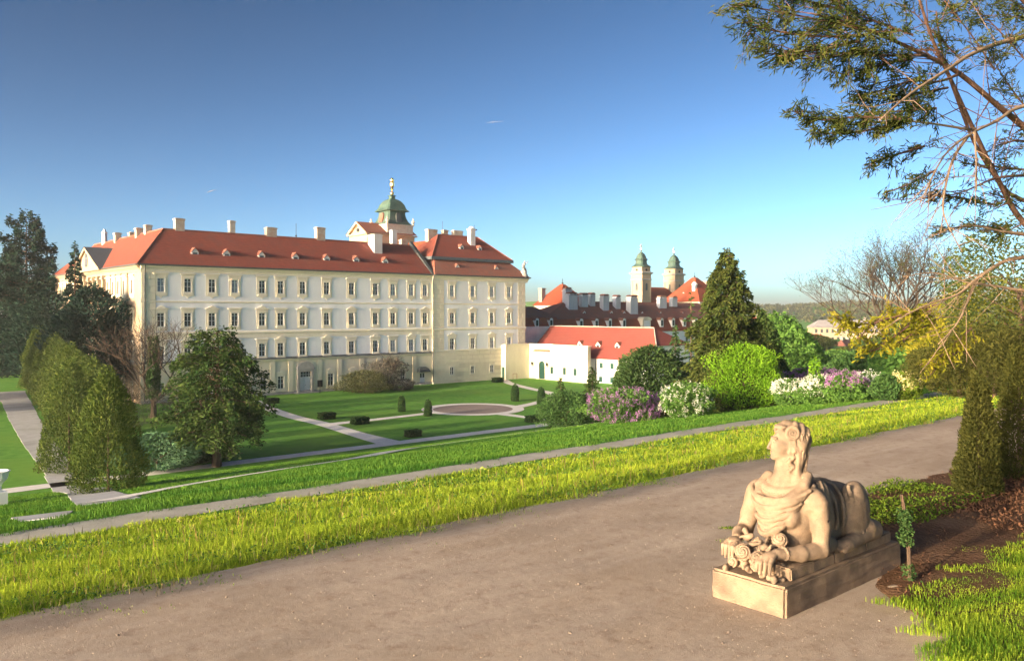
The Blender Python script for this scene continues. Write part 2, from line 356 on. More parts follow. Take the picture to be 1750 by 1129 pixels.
def ring(b, hw, z0, z1, t, d0, d1):
    """flat surround around an opening 2*hw wide"""
    b.box(-hw - t, -hw, d0, d1, z0 - t, z1 + t); b.box(hw, hw + t, d0, d1, z0 - t, z1 + t)
    b.box(-hw, hw, d0, d1, z1, z1 + t); b.box(-hw, hw, d0, d1, z0 - t, z0)
def surround_mesh(kind, w=WW, h=WH):
    b = MB(); hw = w / 2
    if kind == 'plain': ring(b, hw, 0, h, .14, -.05, .02)
    elif kind == 'ground':
        ring(b, hw, 0, h, .16, -.07, .02); b.box(-hw - .25, hw + .25, -.16, .02, -.32, -.18)
        b.prism([(-.85, h + .42), (.85, h + .42), (.85, h + .5), (0, h + .86), (-.85, h + .5)], -.16, .02); b.box(-.62, .62, -.06, .02, h + .18, h + .41)
    else:
        b.box(-hw - .4, -hw - .15, -.05, .02, -.45, h + .5); b.box(hw + .15, hw + .4, -.05, .02, -.45, h + .5)
        ring(b, hw, 0, h, .15, -.1, .02); b.box(-hw - .15, hw + .15, -.05, .02, h + .16, h + .5)
        b.box(-hw - .22, hw + .22, -.18, .02, -.3, -.16)
        if kind == 'top':
            b.prism([(-.78, -.31), (-.72, -.5), (-.35, -.52), (-.12, -.66), (0, -.8), (.12, -.66), (.35, -.52), (.72, -.5), (.78, -.31)], -.08, .02)
        else: b.box(-.74, .74, -.05, .02, -.52, -.31)
        if kind in ('top', 'flat'): b.box(-hw - .55, hw + .55, -.26, .02, h + .52, h + .66); b.box(-hw - .42, hw + .42, -.15, .02, h + .66, h + .73)
        else:
            b.prism([(-1.02, h + .5), (1.02, h + .5), (1.02, h + .6), (.62, h + .68), (.3, h + .9), (0, h + .98), (-.3, h + .9), (-.62, h + .68), (-1.02, h + .6)], -.27, .02)
    return b.mesh("window", M['cream_trim'])
def sash_mesh(w=WW, h=WH, nx=2, zs=(.42, .78), t=.05):
    b = MB(); hw = w / 2
    b.box(-hw, -hw + .07, .12, .19, 0, h); b.box(hw - .07, hw, .12, .19, 0, h); b.box(-hw + .07, hw - .07, .12, .19, 0, .07); b.box(-hw + .07, hw - .07, .12, .19, h - .07, h)
    for i in range(1, nx): x = -hw + w * i / nx; b.box(x - .05, x + .05, .12, .2, .07, h - .07)
    for z in zs: b.box(-hw + .07, hw - .07, .135, .185, h * z - t / 2, h * z + t / 2)
    return b.mesh("sash", M['frame_white'])
def glass_mesh(w=WW, h=WH): b = MB(); b.face([(-w / 2, .2, 0), (w / 2, .2, 0), (w / 2, .2, h), (-w / 2, .2, h)]); return b.mesh("glass", M['glass'])
def blind_mesh(w=WW, h=WH, f=1.0):
    b = MB(); b.face([(-w / 2, .24, h * (1 - f)), (w / 2, .24, h * (1 - f)), (w / 2, .24, h), (-w / 2, .24, h)]); return b.mesh("blind", M['bluish_wall'])
SUR = {k: surround_mesh(k) for k in ('top', 'flat', 'peak', 'plain')}; SASH = sash_mesh(); GLASS = glass_mesh(); SUR['ground'] = surround_mesh('ground')
M['pale_glass'] = mat("pale_window_glass", (.30, .34, .40), (.20, .24, .30), .6, .15, spec=.6)
GLASS_P = glass_mesh(); GLASS_P.materials.clear(); GLASS_P.materials.append(M['pale_glass'])
def window(kind, x, y, z, rz=0.0, pale=False, parent=None, sur=None, sash=None, glass=None):
    o = put("window", sur or SUR[kind], parent or pal, (x, y, z), rz); put("sash", sash or SASH, o); put("glass", glass or (GLASS_P if pale else GLASS), o); return o
def hole(x, z, w=WW, h=WH): return (x - w / 2, x + w / 2, z, z + h)
XM = [2.55, 6.04, 9.31, 12.5, 16.47, 19.27, 22.72, 26.64, 30.86, 35.1, 38.34, 41.83, 44.55]
XP = [49.74, 54.16, 58.42, 62.37]
ZT, ZM, ZL, ZG = 14.56, 9.96, 5.6, .8
EAVE = 18.0
# main wing walls
XG = [2.6, 6.1, 9.4, 12.6, 16.65, 19.3, 27.3, 31.2, 34.2, 37.2, 40.2]
hs = [hole(x, z) for x in XM for z in (ZT, ZM, ZL)]
b = MB(); wall_grid(b, 1.9, 45.9, 5.3, 17.2, hs); b.build("wall", M['white_wall'], pal)
b = MB(); wall_grid(b, 0, 1.9, 0, 17.2, [], y=-.06); b.build("corner_strip", M['cream'], pal)
gh = [hole(x, ZG) for x in XG] + [(22.15, 24.0, 0.25, 3.12), (43.5, 44.55, .15, 2.0)]
b = MB(); wall_grid(b, 1.9, 45.9, 0, 4.9, gh, y=-.03); b.build("ground_floor_wall", M['cream'], pal)
for i, x in enumerate(XM):
    window('top', x, 0, ZT, pale=(x > 38 or i == 0 or random.random() < .12))
    window('peak' if i % 2 == 0 else 'flat', x, 0, ZM)
    window('flat' if i % 2 == 0 else 'peak', x, 0, ZL, pale=i in (10, 11))
for x in XG: window('ground', x, -.03, ZG, pale=random.random() < .4)
# mouldings of the front
def molding(name, x0, x1, prof, m, y=0.0):
    """prof: (outward, z) outline"""
    b = MB(); b.prism([(y - o, z) for o, z in prof], x0, x1, 'x'); return b.build(name, m, pal)
CORN = [(-.05, 17.2), (.1, 17.2), (.1, 17.45), (.2, 17.5), (.2, 17.62), (.42, 17.75), (.5, 17.98), (-.05, 17.98)]
BAND = [(-.05, 8.86), (.12, 8.86), (.2, 8.98), (.2, 9.16), (.1, 9.3), (-.05, 9.3)]
STRING = [(-.05, 13.18), (.1, 13.18), (.14, 13.26), (.14, 13.36), (-.05, 13.42)]
GCORN = [(-.05, 4.78), (.14, 4.78), (.2, 4.92), (.38, 5.05), (.38, 5.14), (-.05, 5.3)]
for pr in (CORN, BAND, STRING): molding("cornice" if pr is CORN else "string_course", -.06, 45.9, pr, M['cream_trim'], -.0 if pr is not CORN else -.03)
molding("string_course", -.06, 45.9, [(-.05, 8.25), (.05, 8.25), (.05, 8.86), (-.05, 8.86)], M['cream_trim'])
molding("string_course", 0, 45.9, GCORN, M['cream_trim'], -.03); molding("ledge", 0, 45.9, [(-.05, 5.31), (.43, 5.16), (.43, 5.23), (-.05, 5.45)], M['lead'], -.03)
molding("plinth", 0, 45.9, [(-.05, -.5), (.14, -.5), (.14, .32), (-.05, .4)], M['grey_stone'], -.03)
b = MB(); b.box(-.62, 46.0, -.75, -.56, 17.98, 18.2); b.build("gutter", M['lead'], pal)
for x in (14.6, 18.0, 20.8, 25.4, 28.8, 31.2 + 1.4, 35.7, 39.2, 42.4, 8.0, 4.3):
    b = MB(); b.box(x - .34, x + .34, -.16, -.02, .4, 4.2); b.box(x - .42, x + .42, -.22, -.02, 4.2, 4.32); b.box(x - .34, x + .34, -.16, -.02, 4.32, 4.77)
    b.box(x - .42, x + .42, -.22, -.02, .33, .52); b.build("pilaster", M['cream'], pal)
# main portal
def arc(cx, cz, r, a0, a1, n): return [(cx + r * math.cos(R(a0 + (a1 - a0) * i / n)), cz + r * math.sin(R(a0 + (a1 - a0) * i / n))) for i in range(n + 1)]
px_ = 23.08
b = MB(); b.box(px_ - 1.3, px_ - .92, -.3, .2, 0, 3.5); b.box(px_ + .92, px_ + 1.3, -.3, .2, 0, 3.5); b.box(px_ - .92, px_ + .92, -.3, .2, 3.12, 3.5)
b.box(px_ - 1.42, px_ + 1.42, -.42, .1, 3.5, 3.68)
b.prism([(px_ - 1.36, 3.68)] + [(px_ + 1.36 * math.cos(R(a)), 3.68 + .95 * math.sin(R(a))) for a in range(165, 0, -15)] + [(px_ + 1.36, 3.68)], -.36, .1)
b.box(px_ - 1.7, px_ + 1.7, -1.1, -.05, -.3, .12); b.build("portal", M['grey_stone'], pal)
b = MB(); b.box(px_ - .92, px_ - .02, .1, .17, .12, 2.25); b.box(px_ + .02, px_ + .92, .1, .17, .12, 2.25)
for sx in (-1, 1):
    for za, zb in ((.3, 1.0), (1.15, 2.1)): b.box(px_ + sx * .47 - .3, px_ + sx * .47 + .3, .07, .1, za, zb)
dr = b.build("door", M['door_white'], pal)
b = MB(); b.box(px_ - .92, px_ + .92, .17, .2, 2.3, 3.12); b.build("fanlight_glass", M['glass'], dr)
b = MB(); b.box(px_ - .92, px_ + .92, .1, .17, 2.25, 2.33)
for i in (-1.5, -.5, .5, 1.5): b.box(px_ + i * .46 - .03, px_ + i * .46 + .03, .1, .16, 2.33, 3.12)
b.box(px_ - .92, px_ + .92, .1, .15, 2.68, 2.74); b.build("fanlight_bars", M['frame_white'], dr)
b = MB(); b.box(px_ + .06, px_ + .12, .0, .07, 1.1, 1.16); b.build("handle", M['black'], dr)
# small side door with its canopy
b = MB(); b.box(43.5, 44.55, .1, .16, .15, 2.0)
for sx in (43.78, 44.28): b.box(sx - .18, sx + .18, .07, .1, .3, 1.0)
d2 = b.build("door", M['door_white'], pal)
b = MB()
for sx in (43.78, 44.28): b.box(sx - .18, sx + .18, .08, .1, 1.15, 1.85)
b.build("door_glass", M['glass'], d2)
b = MB(); rings = []
for a, hh in ((0, 0), (.35, .5), (.75, .75), (1, .82)):
    w_ = 1.12 * (1 - a * .55); rings.append([(44.02 - w_, -.9 * (1 - a * .8), 2.1 + hh), (44.02 + w_, -.9 * (1 - a * .8), 2.1 + hh), (44.02 + w_, -.03, 2.1 + hh), (44.02 - w_, -.03, 2.1 + hh)])
b.loft(rings); b.build("canopy", M['lead'], pal)
b = MB(); b.box(43.3, 44.75, -.5, -.03, -.2, .14); b.build("step", M['grey_stone'], pal)
# pavilion
PX0, PX1 = 45.9, 66.3; PY = -.45
hsP = [hole(x, z) for x in XP for z in (ZT, ZM, ZL)]; hsG = [(x - .42, x + .42, 1.35, 2.65) for x in XP[:3]]
b = MB(); wall_grid(b, PX0 + 2.2, PX1 - 1.8, 5.5, 17.2, hsP, y=PY); b.build("wall", M['white_wall'], pal)
b = MB(); wall_grid(b, PX0, PX1, 0, 5.5, hsG, y=PY); b.face([(PX0, PY, 0), (PX0, .2, 0), (PX0, .2, 17.2), (PX0, PY, 17.2)]); b.build("ground_floor_wall", M['cream'], pal)
b = MB(); wall_grid(b, PX0, PX0 + 2.2, 5.5, 17.2, [], y=PY); wall_grid(b, PX1 - 1.8, PX1, 5.5, 17.2, [], y=PY); b.build("corner_strip", M['cream'], pal)
b = MB(); b.face([(PX1, PY, -1), (PX1, 16, -1), (PX1, 16, 17.2), (PX1, PY, 17.2)]); b.face([(PX0, 14, 5), (PX1, 14, 5), (PX1, 14, 17.2), (PX0, 14, 17.2)]); b.build("side_wall", M['white_wall'], pal)
for i, x in enumerate(XP):
    window('top', x, PY, ZT, pale=True); window('flat' if i % 2 == 0 else 'peak', x, PY, ZM); window('peak' if i % 2 == 0 else 'flat', x, PY, ZL, pale=i > 1)
sm, ss, sg = surround_mesh('plain', .84, 1.3), sash_mesh(.84, 1.3, 2, (.5,)), glass_mesh(.84, 1.3)
for x in XP[:3]: window('plain', x, PY, 1.35, sur=sm, sash=ss, glass=sg)
molding("cornice", PX0 - .1, PX1 + .5, CORN, M['cream_trim'], PY); molding("string_course", PX0, PX1 + .1, BAND, M['cream_trim'], PY); molding("string_course", PX0, PX1 + .1, STRING, M['cream_trim'], PY)
molding("string_course", PX0, PX1 + .1, [(-.05, 5.3), (.12, 5.3), (.16, 5.4), (.16, 5.5), (-.05, 5.6)], M['cream_trim'], PY)
molding("plinth", PX0, PX1, [(-.05, -1), (.1, -1), (.1, .3), (-.05, .36)], M['cream'], PY)
b = MB(); b.box(PX0 - .1, PX1 + .75, PY - .75, PY - .56, 17.98, 18.2); b.box(PX1 + .56, PX1 + .75, PY - .56, 14, 17.98, 18.2); b.build("gutter", M['lead'], pal)
# quoin blocks, laid in courses with open joints (corner strips and pavilion base)
QM = {}
def quoin(x0, x1, z0, z1, y, m=None):
    key = (round(x1 - x0, 3), round(z1 - z0, 3))
    if key not in QM:
        w_, h_ = key; c = .05
        q = MB(); q.loft([[(0, .02, 0), (w_, .02, 0), (w_, .02, h_), (0, .02, h_)], [(0, -.02, 0), (w_, -.02, 0), (w_, -.02, h_), (0, -.02, h_)], [(c, -.06, c), (w_ - c, -.06, c), (w_ - c, -.06, h_ - c), (c, -.06, h_ - c)]])
        QM[key] = q.mesh("quoin", M['cream'])
    put("quoin", QM[key], pal, (x0, y, z0))
for z0, z1, x0, x1 in [(a, c, *e) for a, c in ((5.62, 8.84), (9.32, 13.16), (13.44, 17.18)) for e in ((PX0 + .02, PX0 + 2.18), (PX1 - 1.78, PX1 - .02))]:
    nrow = 5; hh = (z1 - z0) / nrow
    for r_ in range(nrow):
        if r_ % 2 == 0: mid = x0 + (x1 - x0) * .62; quoin(x0, mid - .04, z0 + r_ * hh + .04, z0 + (r_ + 1) * hh, PY); quoin(mid, x1, z0 + r_ * hh + .04, z0 + (r_ + 1) * hh, PY)
        else: mid = x0 + (x1 - x0) * .38; quoin(x0, mid - .04, z0 + r_ * hh + .04, z0 + (r_ + 1) * hh, PY); quoin(mid, x1, z0 + r_ * hh + .04, z0 + (r_ + 1) * hh, PY)
for za, zb in ((9.4, 13.1), (13.5, 17.1), (5.4, 8.2)):
    for r_ in range(4):
        hh = (zb - za) / 4; mid = 1.1 if r_ % 2 else .7
        quoin(.02, mid, za + r_ * hh + .04, za + (r_ + 1) * hh, -.06); quoin(mid + .04, 1.86, za + r_ * hh + .04, za + (r_ + 1) * hh, -.06)
for r_ in range(7):   # rusticated base of the pavilion: long ashlar courses
    za, zb = .4 + r_ * .7, .4 + (r_ + 1) * .7 - .05; x = PX0 + .03 + (.9 if r_ % 2 else 0)
    while x < PX1 - .8:
        xe = min(x + 2.4, PX1 - .03)
        if not any(x < h[1] + .2 and xe > h[0] - .2 and za < h[3] + .2 and zb > h[2] - .2 for h in hsG): quoin(x, round(xe, 3), za, zb, PY + .045)
        x = xe + .05
# drain pipes
for x, y in ((45.75, -.62), (.45, -.2)):
    b = MB(); b.tube([(x, y - .3, 18.05), (x, y - .2, 17.4), (x, y, 17.0), (x, y, .3)], .085, 8); b.build("drainpipe", M['lead'], pal)
# roofs
RZ = 23.45; E = -.62
b = MB(); e0, e1 = (E, E, 18.15), (45.9, E, 18.15); r0, r1 = (4.75, 6, RZ), (45.9, 6, RZ - .15); r2 = (4.75, 42, RZ); e3 = (E, 48.6, 18.15)
b.face([e0, e1, r1, r0]); b.face([r0, r1, (45.9, 12.6, 18.15), (10.1, 12.6, 18.15)]); b.face([e0, r0, r2, e3]); b.face([r0, (10.1, 12.6, 18.15), (10.1, 48.6, 18.15), r2]); b.face([e3, r2, (10.1, 48.6, 18.15)])
main_roof = b.build("roof", M['roof'], pal)
b = MB(); b.tube([r2, r0, r1], .13, 6); b.tube([e0, r0], .1, 6); b.build("ridge_tiles", M['roof_old'], main_roof)
b = MB(); le = PX0 - .15; re = PX1 + .65; fe = PY - .65
L0, L1 = (le + 2.0, fe + 2.9, 20.85), (re - 2.5, fe + 2.9, 20.85); back = 14.6
b.face([(le, fe, 18.15), (re, fe, 18.15), L1, L0]); b.face([(re, fe, 18.15), (re, back, 18.15), (re - 2.5, back - 2.5, 20.85), L1]); b.face([(le, fe, 18.15), L0, (le + 2.0, back - 2.5, 20.85), (le, back, 18.15)])
b.face([(le, back, 18.15), (le + 2.0, back - 2.5, 20.85), (re - 2.5, back - 2.5, 20.85), (re, back, 18.15)])
pav_low = b.build("roof", M['roof_old'], pal)
b = MB(); x0, x1, y0, y1 = le + 1.2, re - 2.1, fe + 2.5, back - 2.1; R3, R4 = (le + 6.8, 7.5, 25.75), (re - 5.5, 7.5, 25.75)
b.face([(x0, y0, 21.3), (x1, y0, 21.3), R4, R3]); b.face([(x1, y0, 21.3), (x1, y1, 21.3), R4]); b.face([(x0, y1, 21.3), (x0, y0, 21.3), R3]); b.face([(x1, y1, 21.3), (x0, y1, 21.3), R3, R4])
pav_up = b.build("roof", M['roof'], pal)
b = MB(); b.tube([R3, R4], .12, 6); b.tube([(x0, y0, 21.3), R3], .1, 6); b.tube([(x1, y0, 21.3), R4], .1, 6); b.build("ridge_tiles", M['roof_old'], pav_up)
b = MB(); b.box(x0 - .12, x1 + .12, y0 - .12, y1 + .12, 20.8, 21.32); b.build("roof_ledge", M['slate'], pal)
b = MB(); b.loft([[(45.5, -.75, 18.2), (46.1, -.75, 18.2), (46.1, -.6, 18.2), (45.5, -.6, 18.2)], [(45.5, 6, 24.0), (46.1, 6, 24.0), (46.1, 6.2, 23.5), (45.5, 6.2, 23.5)]]); b.build("parapet", M['lead'], pal)
# roof wing that runs back behind the pavilion towards the tower (sunlit slope)
b = MB(); b.face([(48, 9.5, 20.5), (53.5, 9.5, 25.0), (53.5, 30, 25.0), (48, 30, 20.5)]); b.face([(53.5, 9.5, 25.0), (59, 9.5, 20.5), (59, 30, 20.5), (53.5, 30, 25.0)]); b.face([(48, 30, 20.5), (53.5, 30, 25), (59, 30, 20.5)])
rear_roof = b.build("roof", M['roof_orange'], pal)
def chimney(x, y, z0, z1, wx=1.2, wy=.8, m='chimney', parent=main_roof):
    b = MB(); b.box(x - wx / 2, x + wx / 2, y - wy / 2, y + wy / 2, z0, z1 - .25); b.box(x - wx / 2 - .1, x + wx / 2 + .1, y - wy / 2 - .1, y + wy / 2 + .1, z1 - .25, z1 - .1)
    b.box(x - wx / 2 + .1, x + wx / 2 - .1, y - wy / 2 + .1, y + wy / 2 - .1, z1 - .1, z1); return b.build("chimney", M[m], parent)
chimney(7.0, 6.3, 22.6, 25.1, 1.25, 1.0); chimney(14.6, 6.4, 22.5, 25.35, .8, .8, 'grey_stone'); chimney(20.6, 6.3, 22.6, 24.75, 1.6, .9); chimney(28.75, 6.2, 22.4, 25.3, 1.4, .9)
for x, y, h in ((4.9, 13.2, 24.6), (4.6, 16.5, 24.4), (5.2, 22, 24.2), (4.6, 27.5, 24.5)): chimney(x, y, 22.8, h, .9, .9, 'chimney')
b = MB(); b.lathe([(.42, 22.8), (.42, 24.9), (.5, 24.95), (.5, 25.1), (.3, 25.2), (.2, 25.6)], 8, (4.6, 35, 0)); b.build("chimney", M['bluish_wall'], main_roof)
chimney(37.85, 4.6, 20.6, 24.6, 1.5, 2.0, 'bluish_wall')
chimney(43.0, 7.2, 22.5, 25.9, .9, .9, 'bluish_wall'); chimney(47.0, 10.2, 20.0, 24.7, 1.3, .9, 'chimney', rear_roof)
chimney(51.9, 8.6, 24, 26.7, 2.0, .9, 'chimney', pav_up); chimney(54.3, 7.9, 24, 26.7, 1.0, .8, 'chimney', pav_up); chimney(57.1, 7.9, 24, 26.75, 2.0, .8, 'chimney', pav_up)
b = MB(); b.box(58.0, 59.05, 5.0, 6.0, 22.5, 26.75); b.box(57.9, 59.15, 4.9, 6.1, 26.75, 26.95); b.lathe([(.5, 26.95), (.45, 27.2), (.25, 27.4)], 8, (58.5, 5.5, 0)); b.build("chimney", M['bluish_wall'], pav_up)
# dormers
def dormer_meshes(s=1.0):
    f = MB(); f.prism([(-.5 * s, 0), (.5 * s, 0), (.5 * s, .5 * s), (0, 1.1 * s), (-.5 * s, .5 * s)], 0, .1, 'y'); f.prism([(-.5 * s, 0), (.5 * s, 0), (.5 * s, .5 * s), (-.5 * s, .5 * s)], .1, 1.2 * s, 'y')
    r_ = MB(); r_.loft([[(-.62 * s, -.12, .46 * s), (0, -.12, 1.18 * s), (.62 * s, -.12, .46 * s), (0, -.12, 1.04 * s)], [(-.62 * s, 2.0 * s, .46 * s), (0, 2.0 * s, 1.18 * s), (.62 * s, 2.0 * s, .46 * s), (0, 2.0 * s, 1.04 * s)]])
    g = MB(); g.box(-.3 * s, .3 * s, -.03, -.002, .08 * s, .46 * s)
    return f.mesh("dormer", M['frame_white']), r_.mesh("dormer_roof", M['roof_old']), g.mesh("dormer_glass", M['glass'])
DM = dormer_meshes()
def dormer(x, y, z, parent, dm=DM, rz=0.0):
    o = put("dormer", dm[0], parent, (x, y, z), rz); return o
DR = MB()
_f = DM[0]; _f.materials.append(M['roof_old']); _f.materials.append(M['glass'])
def merge_dormer(name, dm):
    bm = bmesh.new(); off = 0
    me = bpy.data.meshes.new(name)
    for k, d in enumerate(dm):
        n0 = len(bm.faces); bm.from_mesh(d); bm.faces.ensure_lookup_table()
        for f in bm.faces[n0:]: f.material_index = k
    bm.to_mesh(me); bm.free(); me.materials.append(M['frame_white']); me.materials.append(M['roof_old']); me.materials.append(M['glass']); return me
DMESH = merge_dormer("dormer", DM)
def slope_z(y): return 18.15 + (RZ - 18.15) * (y - E) / (6 - E)
for u in (40.25, 44.66, 49.8, 55.07, 60.21, 65.31, 70.62): put("dormer", DMESH, main_roof, (u - PU, 1.5, slope_z(1.5) - .25))
for x in (55.1, 59.2): put("dormer", DMESH, pav_up, (x, 3.8, 22.95), 0, .85)
for x in (51.5, 60.2): put("dormer", DMESH, pav_low, (x, .35, 19.15), 0, .9)
# lightning rods and vane
for x, y, z0, z1 in ((24.6, 6, 23.4, 25.6), (53.6, 7.6, 25.7, 28.2), (60.8, 7.5, 25.7, 28.0)):
    b = MB(); b.tube([(x, y, z0), (x, y, z1)], .035, 5); b.lathe([(.02, 0), (.14, .1), (.14, .25), (.02, .35)], 6, (x, y, z0 + .1)); b.build("lightning_rod", M['black'], pal)
b = MB(); b.box(60.82, 61.4, 7.48, 7.52, 27.0, 27.25); b.build("weather_vane", M['black'], pal)
# statue of a figure with a cart-like group at the roof corner
b = MB(); b.lathe([(.75, 18.2), (.75, 18.7), (.55, 18.8), (.6, 19.3), (.35, 19.5)], 8, (PX1 - .2, PY + .2, 0))
b.tube([(PX1 - .2, PY + .2, 19.4), (PX1 - .25, PY + .2, 20.1), (PX1 - .15, PY + .2, 20.6), (PX1 - .1, PY + .15, 20.85)], [.3, .24, .28, .12], 8)
b.lathe([(.05, 0), (.15, .08), (.16, .2), (.06, .33)], 8, (PX1 - .05, PY + .1, 20.85)); b.tube([(PX1 - .15, PY + .2, 20.6), (PX1 + .3, PY, 20.8), (PX1 + .6, PY - .1, 21.2)], [.1, .08, .05], 6)
b.tube([(PX1 - .2, PY + .2, 20.5), (PX1 - .55, PY, 20.2), (PX1 - .6, PY, 19.8)], [.1, .08, .06], 6); b.tube([(PX1 - .1, PY + .2, 20), (PX1 + .2, PY + .1, 19.7), (PX1 + .25, PY, 19.3)], [.18, .14, .1], 6)
b.build("statue", M['grey_stone'], pal, smooth=True)
# west front (sunlit): pilasters, windows, pediment
hw_ = [3.54] + [7.2 + 2.6 * i for i in range(15)]
hl = [(y - WW / 2, y + WW / 2, z, z + WH) for y in hw_ for z in (ZT - .2, ZM, ZL)] + [(y - WW / 2, y + WW / 2, ZG, ZG + WH) for y in hw_]
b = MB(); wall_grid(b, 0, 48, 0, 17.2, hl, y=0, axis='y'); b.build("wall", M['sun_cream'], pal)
b = MB(); b.face([(0, 48, 0), (10, 48, 0), (10, 48, 17.2), (0, 48, 17.2)]); b.face([(9.6, 12, 5), (9.6, 48, 5), (9.6, 48, 18), (9.6, 12, 18)]); b.face([(9.6, 12, 5), (45.9, 12, 5), (45.9, 12, 18), (9.6, 12, 18)]); b.build("courtyard_wall", M['sun_cream'], pal)
for y in hw_:
    window('flat', 0, y, ZT - .2, -math.pi / 2); window('flat', 0, y, ZM, -math.pi / 2); window('flat', 0, y, ZL, -math.pi / 2); window('plain', 0, y, ZG, -math.pi / 2)
for y in [5.6] + [5.9 + 2.6 * i for i in range(1, 16)]:
    ped = 16 < y < 32; dp = .55 if ped else .16
    b = MB(); b.box(-dp, -.02, y - .3, y + .3, 9.35, 9.8); b.box(-dp + .05, -.02, y - .25, y + .25, 9.8, 16.6); b.box(-dp - .06, -.02, y - .34, y + .34, 16.6, 17.15); b.build("pilaster", M['sun_cream'], pal)
def molding_w(name, y0, y1, prof, m):
    b = MB(); b.prism([(-o, z) for o, z in prof], y0, y1, 'y'); return b.build(name, m, pal)
for pr in (CORN, BAND, GCORN): molding_w("cornice" if pr is CORN else "string_course", -.05, 48.3, [(o + .015, z) for o, z in pr], M['sun_cream'])
b = MB(); b.box(-.75, -.56, -.55, 16.0, 17.98, 18.2); b.build("gutter", M['lead'], pal); b = MB(); b.box(-.75, -.56, 32, 48.3, 17.98, 18.2); b.build("gutter", M['lead'], pal)
b = MB(); b.prism([(16.2, 18.0), (31.8, 18.0), (24, 21.35)], -.7, -.1, 'x')
b.prism([(15.6, 17.95), (16.3, 17.95), (24, 21.3), (31.7, 17.95), (32.4, 17.95), (24, 21.7)], -1.05, -.71, 'x'); b.box(-.95, -.71, 16, 32, 17.98, 18.25); pd = b.build("pediment", M['sun_cream'], pal)
b = MB(); b.face([(-1.1, 15.4, 18.0), (-1.1, 24, 21.75), (7, 24, 21.75), (0.2, 15.4, 18.3)]); b.face([(-1.1, 32.6, 18.0), (0.2, 32.6, 18.3), (7, 24, 21.75), (-1.1, 24, 21.75)]); b.build("pediment_roof", M['slate'], pd)
b = MB(); b.loft([[(-.75, 24 - w_, z), (-.75, 24 + w_, z), (-.9, 24 + w_ * .6, z), (-.9, 24 - w_ * .6, z)] for w_, z in ((.1, 18.7), (.6, 19.0), (.75, 19.6), (.7, 20.1), (.35, 20.3), (.5, 20.5), (.2, 20.7))]); b.build("coat_of_arms", M['slate'], pd)
# cupola tower
tx, ty = 51.5, 21.0
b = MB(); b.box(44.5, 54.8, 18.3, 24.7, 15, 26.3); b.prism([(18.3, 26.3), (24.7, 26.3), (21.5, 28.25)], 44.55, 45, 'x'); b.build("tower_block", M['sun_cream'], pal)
b = MB(); b.box(44.1, 55.2, 17.9, 25.1, 26.05, 26.32); b.prism([(17.8, 26.33), (18.5, 26.33), (21.5, 28.2), (24.5, 26.33), (25.2, 26.33), (21.5, 28.6)], 44.0, 44.5, 'x'); b.build("tower_cornice", M['sun_cream'], pal)
b = MB(); b.face([(44.0, 17.7, 26.38), (55, 17.7, 26.38), (55, 21.5, 28.63), (44.0, 21.5, 28.63)]); b.face([(44.0, 25.3, 26.38), (44.0, 21.5, 28.63), (55, 21.5, 28.63), (55, 25.3, 26.38)]); b.build("tower_roof", M['roof_old'], pal)
b = MB(); b.lathe([(.35, 0), (.35, .05), (.3, .3)], 12, (0, 0, 0)); o = b.build("round_window", M['glass'], pal, (44.53, 21.5, 27.05)); o.rotation_euler = (0, -math.pi / 2, 0)
b = MB(); b.box(tx - 2.85, tx + 2.85, ty - 2.85, ty + 2.85, 26.35, 28.1); b.box(tx - 3.0, tx + 3.0, ty - 3.0, ty + 3.0, 28.1, 28.3); b.build("tower_base", M['grey_stone'], pal)
def rounded_sq(r, z, k=.86):
    o = []
    for sx, sy in ((-1, -1), (1, -1), (1, 1), (-1, 1)):
        for a, c in (((k, 1), (1, k)) if sx * sy < 0 else ((1, k), (k, 1))): o.append((tx + sx * r * a, ty + sy * r * c, z))
    return o
b = MB(); b.loft([rounded_sq(r, z) for r, z in ((2.9, 28.3), (2.75, 28.5), (2.35, 29.0), (2.05, 29.7), (1.9, 30.4), (1.95, 30.85), (2.45, 30.9), (2.5, 31.02), (2.2, 31.25), (2.0, 31.6), (1.8, 32.2), (1.4, 32.8), (.95, 33.15), (.5, 33.35), (.42, 33.8), (.6, 33.85), (.6, 33.98), (.35, 34.05))])
dome = b.build("cupola", M['copper'], pal)
for sx, sy in ((0, -1), (-1, 0)):
    b = MB(); c_ = (tx + sx * 2.02, ty + sy * 2.02)
    pts = [(-.62, 28.75), (.62, 28.75), (.5, 30.15), (.3, 30.5), (0, 30.62), (-.3, 30.5), (-.5, 30.15)]
    def q(a, z, o): d_ = 2.36 - (z - 28.75) * .245 + o; return (tx + (a if sx == 0 else sx * d_), ty + (sy * d_ if sx == 0 else a), z)
    b.loft([[q(a, z, -.3) for a, z in pts], [q(a, z, .25) for a, z in pts]]); b.build("louvre", M['lead'] if sx == 0 else M['roof_old'], dome)
for sx, sy in ((-1, -1), (1, -1), (1, 1), (-1, 1)):
    b = MB(); b.lathe([(.3, 0), (.3, .15), (.14, .2), (.3, .5), (.34, .75), (.12, .95), (.18, 1.1), (.03, 1.4)], 8, (tx + sx * 2.85, ty + sy * 2.85, 28.3)); b.build("urn", M['grey_stone'], pal)
b = MB(); b.tube([(tx, ty, 34.0), (tx, ty, 34.9)], .1, 6); b.lathe([(.05, 0), (.35, .15), (.42, .4), (.3, .62), (.08, .75), (.05, 1.1)], 10, (tx, ty, 34.05)); b.build("orb", M['gold'], pal, smooth=True)
b = MB(); b.lathe([(.1, 0), (.34, .15), (.2, .45), (.42, .8), (.46, 1.35), (.3, 1.55), (.4, 1.8), (.42, 2.0), (.22, 2.2), (.04, 2.45)], 9, (tx, ty, 35.0)); b.build("gilded_finial", M['gold'], pal)
